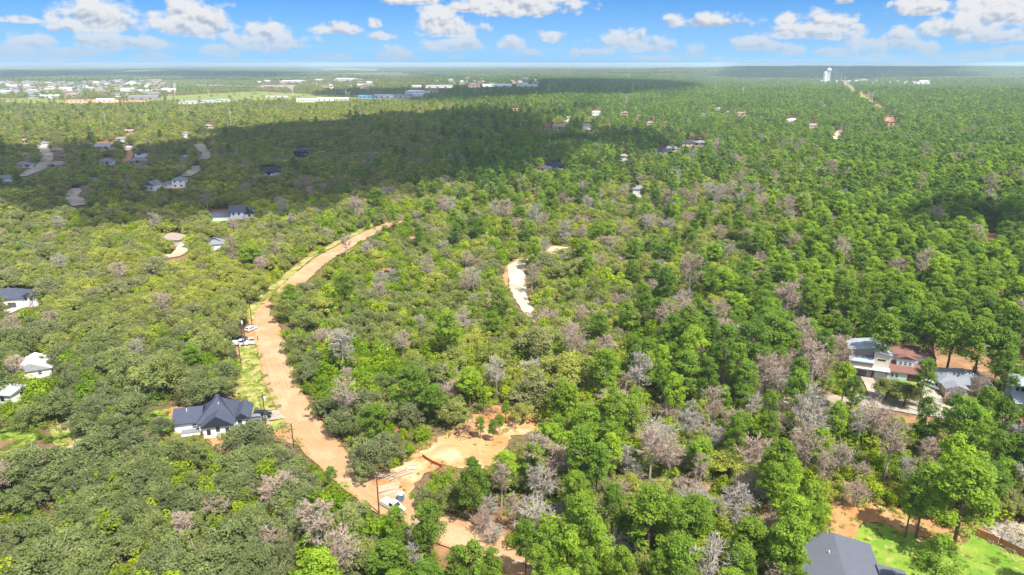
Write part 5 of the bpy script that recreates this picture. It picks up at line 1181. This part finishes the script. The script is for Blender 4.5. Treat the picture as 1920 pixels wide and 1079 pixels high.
for r in rec:
    h_ = TH[r[0]] * r[4]; X, Y, dp = project(r[1], r[2], float(terr(r[1], r[2])) + h_ * .7); EXP.append((float(X), float(Y), float(dp), TR[r[0]] * r[3] / float(dp) * FPX, r[0]))
def grid(r0, r1, sp, seed):
    g = np.random.default_rng(seed); y = np.arange(max(0, r0 * .7), r1, sp); out = []
    for yy in y:
        hw = 60 + yy * .98; xs = np.arange(-hw, hw, sp); out.append(np.stack([xs, np.full(len(xs), yy)], 1))
    q = np.concatenate(out); q += g.uniform(-.48, .48, q.shape) * sp; d = np.hypot(q[:, 0], q[:, 1]); return q[(d >= r0) & (d < r1)], g
def near_expl(q, k=.62):
    bad = np.zeros(len(q), bool)
    for (x, y, r) in ex: bad |= np.hypot(q[:, 0] - x, q[:, 1] - y) < r * k
    return bad
def fill(r0, r1, sp, seed, under=False):
    q, g = grid(r0, r1, sp, seed)
    q = q[free_ground(q[:, 0], q[:, 1])]
    if r1 > 1800:
        tX, tY, _ = project(q[:, 0], q[:, 1], terr(q[:, 0], q[:, 1])); q = q[~(inside(tX, tY, TOWN) & (g.uniform(0, 1, len(q)) < .6))]
        tX, tY, _ = project(q[:, 0], q[:, 1], terr(q[:, 0], q[:, 1])); inf = np.zeros(len(q), bool)
        for f_ in FIELDS: inf |= inside(tX, tY, f_)
        q = q[~(inf & (g.uniform(0, 1, len(q)) < .97))]
    z = terr(q[:, 0], q[:, 1]); X, Y, _ = project(q[:, 0], q[:, 1], z)
    if under:
        kd = np.full(len(q), 3)
    else:
        pr = kind_probs(X, Y) * np.array([1, 1, 1.0, 1.5]); pr[:, 2] *= deadw(X, Y); pr /= pr.sum(1, keepdims=True); u = g.uniform(0, 1, len(q)); kd = (u[:, None] > np.cumsum(pr, 1)[:, :3]).sum(1)
        # kinds stand in loose stands, not evenly mixed
    r1_ = (not under) & (X > 1080) & (Y > 680) & (Y < 930) & (kd == 0) & (g.uniform(0, 1, len(q)) < .45); kd[r1_] = 2
    nz = np.sin(q[:, 0] * .031 + 2 * np.sin(q[:, 1] * .017)) * np.sin(q[:, 1] * .027 + 1.5 * np.sin(q[:, 0] * .021)); sw = (kd == 2) & (nz < -.25) & ~r1_ & (g.uniform(0, 1, len(q)) < .6); kd[sw] = 0
    s = np.clip(g.normal(1, .2, len(q)), .6, 1.5)
    s[kd == 0] *= g.uniform(.50, 1.15, (kd == 0).sum()); s[kd == 3] *= g.uniform(.8, 1.6, (kd == 3).sum())
    sz = s * g.uniform(.85, 1.12, len(q))
    k2 = kd == 1; sz[k2] = np.clip(.38 + .4 * s[k2], .45, 1.0) * g.uniform(.75, 1.1, k2.sum())
    k0 = kd == 0; sz[k0] = (.45 + .5 * s[k0]) * g.uniform(.9, 1.1, k0.sum())
    right = X > 1250; sz[(kd == 2) & ~right] *= .72; s[(kd == 2) & ~right] *= .9
    mid = ((X > 500) & (X < 1330) & (Y > 380) & (Y < 800)); s = np.where(kd == 0, s * np.where(mid, .78, .88), np.where(kd == 1, s * .88, s)); sz = np.where(kd == 0, sz * np.where(mid, .80, .9), sz)
    hh = np.array([TH[k] for k in KINDS])[kd] * sz; rr = np.array([TR[k] for k in KINDS])[kd] * s
    if len(q): ne = near_expl(q, .62 if not under else .2) if r0 < 1000 else np.zeros(len(q), bool)
    bad = covers(q[:, 0], q[:, 1], hh, rr) | ne
    if r0 < 400: bad |= shades_expl(q[:, 0], q[:, 1], hh, rr)
    out = []
    for i in np.nonzero(~bad)[0]: out.append((KINDS[kd[i]], q[i, 0], q[i, 1], s[i], sz[i], int(g.integers(0, NPRO[KINDS[kd[i]]])), g.uniform(0, 6.28), 0))
    # where a big crown would hide something, a low bush may still stand
    i = np.nonzero(bad & ~ne & (g.uniform(0, 1, len(q)) < .8))[0]
    if len(i):
        s2 = g.uniform(.45, .8, len(i)); b2 = covers(q[i, 0], q[i, 1], 4.2 * s2, 2.2 * s2)
        for j, ii in enumerate(i):
            if not b2[j]: out.append(('shrub', q[ii, 0], q[ii, 1], s2[j], s2[j], int(g.integers(0, 4)), g.uniform(0, 6.28), 0))
    return out
rec += fill(60, 420, 4.8, 21) + fill(420, 900, 5.6, 22)
rec += fill(60, 420, 6.5, 31, True) + fill(420, 800, 9, 32, True)
rec += fill(900, 1800, 7.0, 23) + fill(1800, 4300, 10.0, 24)
K = np.array([KINDS.index(r[0]) for r in rec]); XY = np.array([(r[1], r[2]) for r in rec]); SC = np.array([(r[3], r[4]) for r in rec]); PR = np.array([r[5] for r in rec]); RT = np.array([r[6] for r in rec]); EX = np.array([r[7] for r in rec])
XY[:NE] += 0; Z = terr(XY[:, 0], XY[:, 1]); HT = np.array([TH[k] for k in KINDS])[K] * SC[:, 1]; RD = np.array([TR[k] for k in KINDS])[K] * SC[:, 0]
PX, PY, DP = project(XY[:, 0], XY[:, 1], Z + HT * .6); vis = (PX > -20) & (PX < 1940) & (PY < 1095) & (XY[:, 1] > 0)
size = RD / DP
# which crowns are hidden behind nearer ones? a coarse depth picture tells
order = np.argsort(DP); cov = np.zeros((110, 194), np.int16); seen = np.zeros(len(K), bool)
for i in order:
    if not vis[i] or DP[i] > 900: continue
    r = RD[i] / DP[i] * FPX / 10; rv = HT[i] * (.35 if K[i] != 3 else .5) / DP[i] * FPX / 10; cx, cy = PX[i] / 10, PY[i] / 10
    x0, x1, y0, y1 = int(max(0, cx - r * .8)), int(min(194, cx + r * .8 + 1)), int(max(0, cy - rv * .8)), int(min(110, cy + rv * .8 + 1))
    if x1 <= x0 or y1 <= y0: continue
    blk = cov[y0:y1, x0:x1]; seen[i] = (blk < 2).mean() > .4; blk += (1 if K[i] == 2 else 2)
indiv = np.zeros(len(K), bool)
for k in range(4):
    c = np.nonzero(vis & (K == k) & (DP < 900) & (seen | (EX == 1)))[0]; c = c[np.argsort(-size[c] * (1 + 9 * EX[c]))][:300]; indiv[c] = True
CROWNW = {'oak': 'foliage', 'pine': 'foliage', 'dead': 'bare_twigs', 'shrub': 'foliage'}
NAMES = {'oak': 'oak_tree', 'pine': 'pine_tree', 'dead': 'dead_tree', 'shrub': 'shrub'}; CATS = {'oak': 'oak tree', 'pine': 'pine tree', 'dead': 'dead tree', 'shrub': 'shrub'}
GRP = {'oak': 'oaks of the woodland', 'pine': 'pines of the woodland', 'dead': 'bare dead trees of the woodland', 'shrub': 'low green shrubs between the trees'}
for ph, q in (('the sandy clearing', (880, 840)), ('the white gravel track', (975, 540)), ('the dirt road bend', (505, 610)), ('the dirt road end', (760, 412)), ('the road junction', (700, 905)), ('the lumber stack', (732, 920)),
              ('the cedar fence', (1860, 1020)), ('the orange cleared yard', (1620, 960)), ('the grass verge', (478, 715)), ('the bare grass patch', (120, 830)), ('the pale forest track', (142, 370)), ('the lower dirt road', (880, 1020)),
              ('the pale street', (1560, 755)), ('the silt fence', (810, 868)), ('the middle dirt road', (545, 760)), ('the sunlit far road', (595, 495))): lm(ph, at(*q))
LP = np.array([(l[1].x, l[1].y) for l in LAND]); used = {}
ORD = ['nearest', 'second', 'third', 'fourth', 'fifth', 'sixth', 'seventh', 'eighth', 'ninth', 'tenth', 'eleventh', 'twelfth', 'thirteenth', 'fourteenth', 'fifteenth', 'sixteenth', 'seventeenth', 'eighteenth', 'nineteenth', 'twentieth']
ORD += ['twenty %s' % o for o in ['first'] + ORD[1:9]] + ['thirtieth'] + ['thirty %s' % o for o in ['first'] + ORD[1:9]] + ['fortieth'] + ['forty %s' % o for o in ['first'] + ORD[1:9]] + ['fiftieth'] + ['fifty %s' % o for o in ['first'] + ORD[1:9]] + ['sixtieth']
def adj(k, s, sz, pr):
    kd = KINDS[k]
    if kd == 'oak': return ('broad', 'olive green oak') if s > 1.15 else ('small', 'olive green oak') if s < .75 else ('round', 'olive green oak')
    if kd == 'pine': return ('tall', 'bright green pine') if sz > 1.02 else ('slender', 'bright green pine') if s < .8 else ('rounded', 'bright green pine')
    if kd == 'dead': return ('spreading', 'bare grey dead tree') if pr >= 4 else ('tall', 'leafless pinkish dead tree')
    return ('larger', 'yellow green shrub') if s > 1 else ('low', 'yellow green shrub')
ids = np.nonzero(indiv)[0]; bins = {}
for i in ids:
    d = np.hypot(*(LP - XY[i]).T); j = int(np.argmin(d)); v = XY[i] - LP[j]; side = ('right of' if v[0] > 0 else 'left of') if abs(v[0]) > abs(v[1]) else ('behind' if v[1] > 0 else 'in front of')
    a, nm = adj(K[i], SC[i, 0], SC[i, 1], PR[i]); bins.setdefault((a, nm, side, LAND[j][0]), []).append((d[j], i))
LAB = {}
for (a, nm, side, ph), l in bins.items():
    l.sort()
    for n, (_, i) in enumerate(l):
        LAB[i] = '%s %s %s %s' % (a, nm, side, ph) if len(l) == 1 else '%s %s %s %s %s' % (ORD[n], a, nm, side, ph)
for i in ids:
    kd = KINDS[K[i]]; tm, cm = NEAR[kd][PR[i] % NPRO[kd]]; x, y = XY[i]
    t_ = bpy.data.objects.new(NAMES[kd], None); COL.objects.link(t_); t_.location = (x, y, Z[i]); t_.rotation_euler = (0, 0, RT[i]); t_.scale = (SC[i, 0] * rnd.uniform(.88, 1.14), SC[i, 0] * rnd.uniform(.88, 1.14), SC[i, 1])
    t_['label'] = LAB[i]; t_['category'] = CATS[kd]; t_['group'] = GRP[kd]
    for nm, me in ((('stem' if kd == 'shrub' else 'trunk'), tm), (('foliage' if kd == 'shrub' else 'crown'), cm)):
        c = bpy.data.objects.new(nm, me); COL.objects.link(c); c.parent = t_
dist = np.hypot(XY[:, 0], XY[:, 1])
for k, kd in enumerate(KINDS):
    m = (K == k) & ~indiv; lod = np.where(dist[m] < 480, 0, np.where(dist[m] < 1100, 1, 2)); n = NPRO[kd]
    wide = PR[m] % n; s = np.stack([SC[m, 0], SC[m, 0], SC[m, 1]], 1)
    scatter(kd + '_woodland', kd, np.stack([XY[m, 0], XY[m, 1], Z[m]], 1), lod * n + wide, s, RT[m])
# undergrowth on the forest floor near by
q, g = grid(60, 560, 3.9, 41); q = q[free_ground(q[:, 0], q[:, 1])]; q = q[~covers(q[:, 0], q[:, 1], np.full(len(q), 1.6), np.full(len(q), 2.5))]
q = q[g.uniform(0, 1, len(q)) < .80]
s = g.uniform(.45, 1.0, len(q)); scatter('undergrowth', 'thicket', np.stack([q[:, 0], q[:, 1], terr(q[:, 0], q[:, 1])], 1), g.integers(0, 4, len(q)), np.stack([s, s, s * g.uniform(.6, 1.1, len(q))], 1), g.uniform(0, 6.28, len(q)))
# weeds on the open soil and the verges
wq = []
for poly, n in ((((446,662),(486,648),(499,700),(524,763),(470,772),(440,745)), 420), (((735,882),(832,815),(905,768),(1000,778),(1000,812),(945,842),(880,882),(800,890),(750,935)), 110), (((1616,984),(1700,1000),(1822,1000),(1930,1052),(1930,1100),(1590,1060)), 90), (((1548,962),(1640,944),(1755,978),(1800,1025),(1604,1010),(1530,1020)), 60), (((256,772),(320,768),(333,815),(262,800)), 120), (((0,812),(70,806),(60,850),(0,845)), 120), (((95,800),(140,792),(152,820),(110,880)), 90), (((1835,985),(1920,975),(1925,1040)), 60)):
    P_ = [at(*p_) for p_ in poly]; xs = [p_.x for p_ in P_]; ys = [p_.y for p_ in P_]; x = g.uniform(min(xs), max(xs), n * 2); y = g.uniform(min(ys), max(ys), n * 2); ok = inside(x, y, [(p_.x, p_.y) for p_ in P_]); wq += list(zip(x[ok], y[ok]))
for i0 in range(6, 20):                                # ragged edge of the dirt road
    A, B = at(*ROAD[i0]), at(*ROAD[i0 + 1]); t = (B - A).normalized(); nrm = Vector((-t.y, t.x, 0))
    for k in range(26):
        q_ = A.lerp(B, g.uniform(0, 1)) + nrm * g.choice([-1, 1]) * g.uniform(3.6, 5.4); wq.append((q_.x, q_.y))
wq = np.array(wq); s = g.uniform(.05, .16, len(wq)) * np.where(g.uniform(0, 1, len(wq)) < .12, 2.2, 1); scatter('weeds', 'thicket', np.stack([wq[:, 0], wq[:, 1], terr(wq[:, 0], wq[:, 1]) + .1], 1), g.integers(0, 4, len(wq)), np.stack([s, s, s], 1), g.uniform(0, 6.28, len(wq)))
# far woods: groves of crowns out to the horizon haze
q, g = grid(4200, 15000, 118, 51); fx, fy = q[:, 0] * .00035, q[:, 1]; op = np.sin(q[:, 0] * .0021 + 1.3 * np.sin(fy * .0013)) * np.sin(fy * .0009 + 1.1 * np.sin(q[:, 0] * .0007)) ; X, Y, _ = project(q[:, 0], q[:, 1], terr(q[:, 0], q[:, 1]))
inf = np.zeros(len(q), bool)
for f_ in FIELDS: inf |= inside(X, Y, f_)
q = q[~inf & free_ground(q[:, 0], q[:, 1]) & ((op < .45) | ((X > 1300) & (Y > 126)))]; bad = np.zeros(len(q), bool)
q = q[~bad]; s = g.uniform(.85, 1.25, len(q)); scatter('far_woodland', 'grove', np.stack([q[:, 0], q[:, 1], terr(q[:, 0], q[:, 1])], 1), g.integers(0, 4, len(q)), np.stack([s, s, s], 1), g.integers(0, 4, len(q)) * 1.5708)
print('trees', len(K), 'individual', indiv.sum(), [int((indiv & (K == k)).sum()) for k in range(4)], 'kinds', [int((K == k).sum()) for k in range(4)], 'groves', len(q))
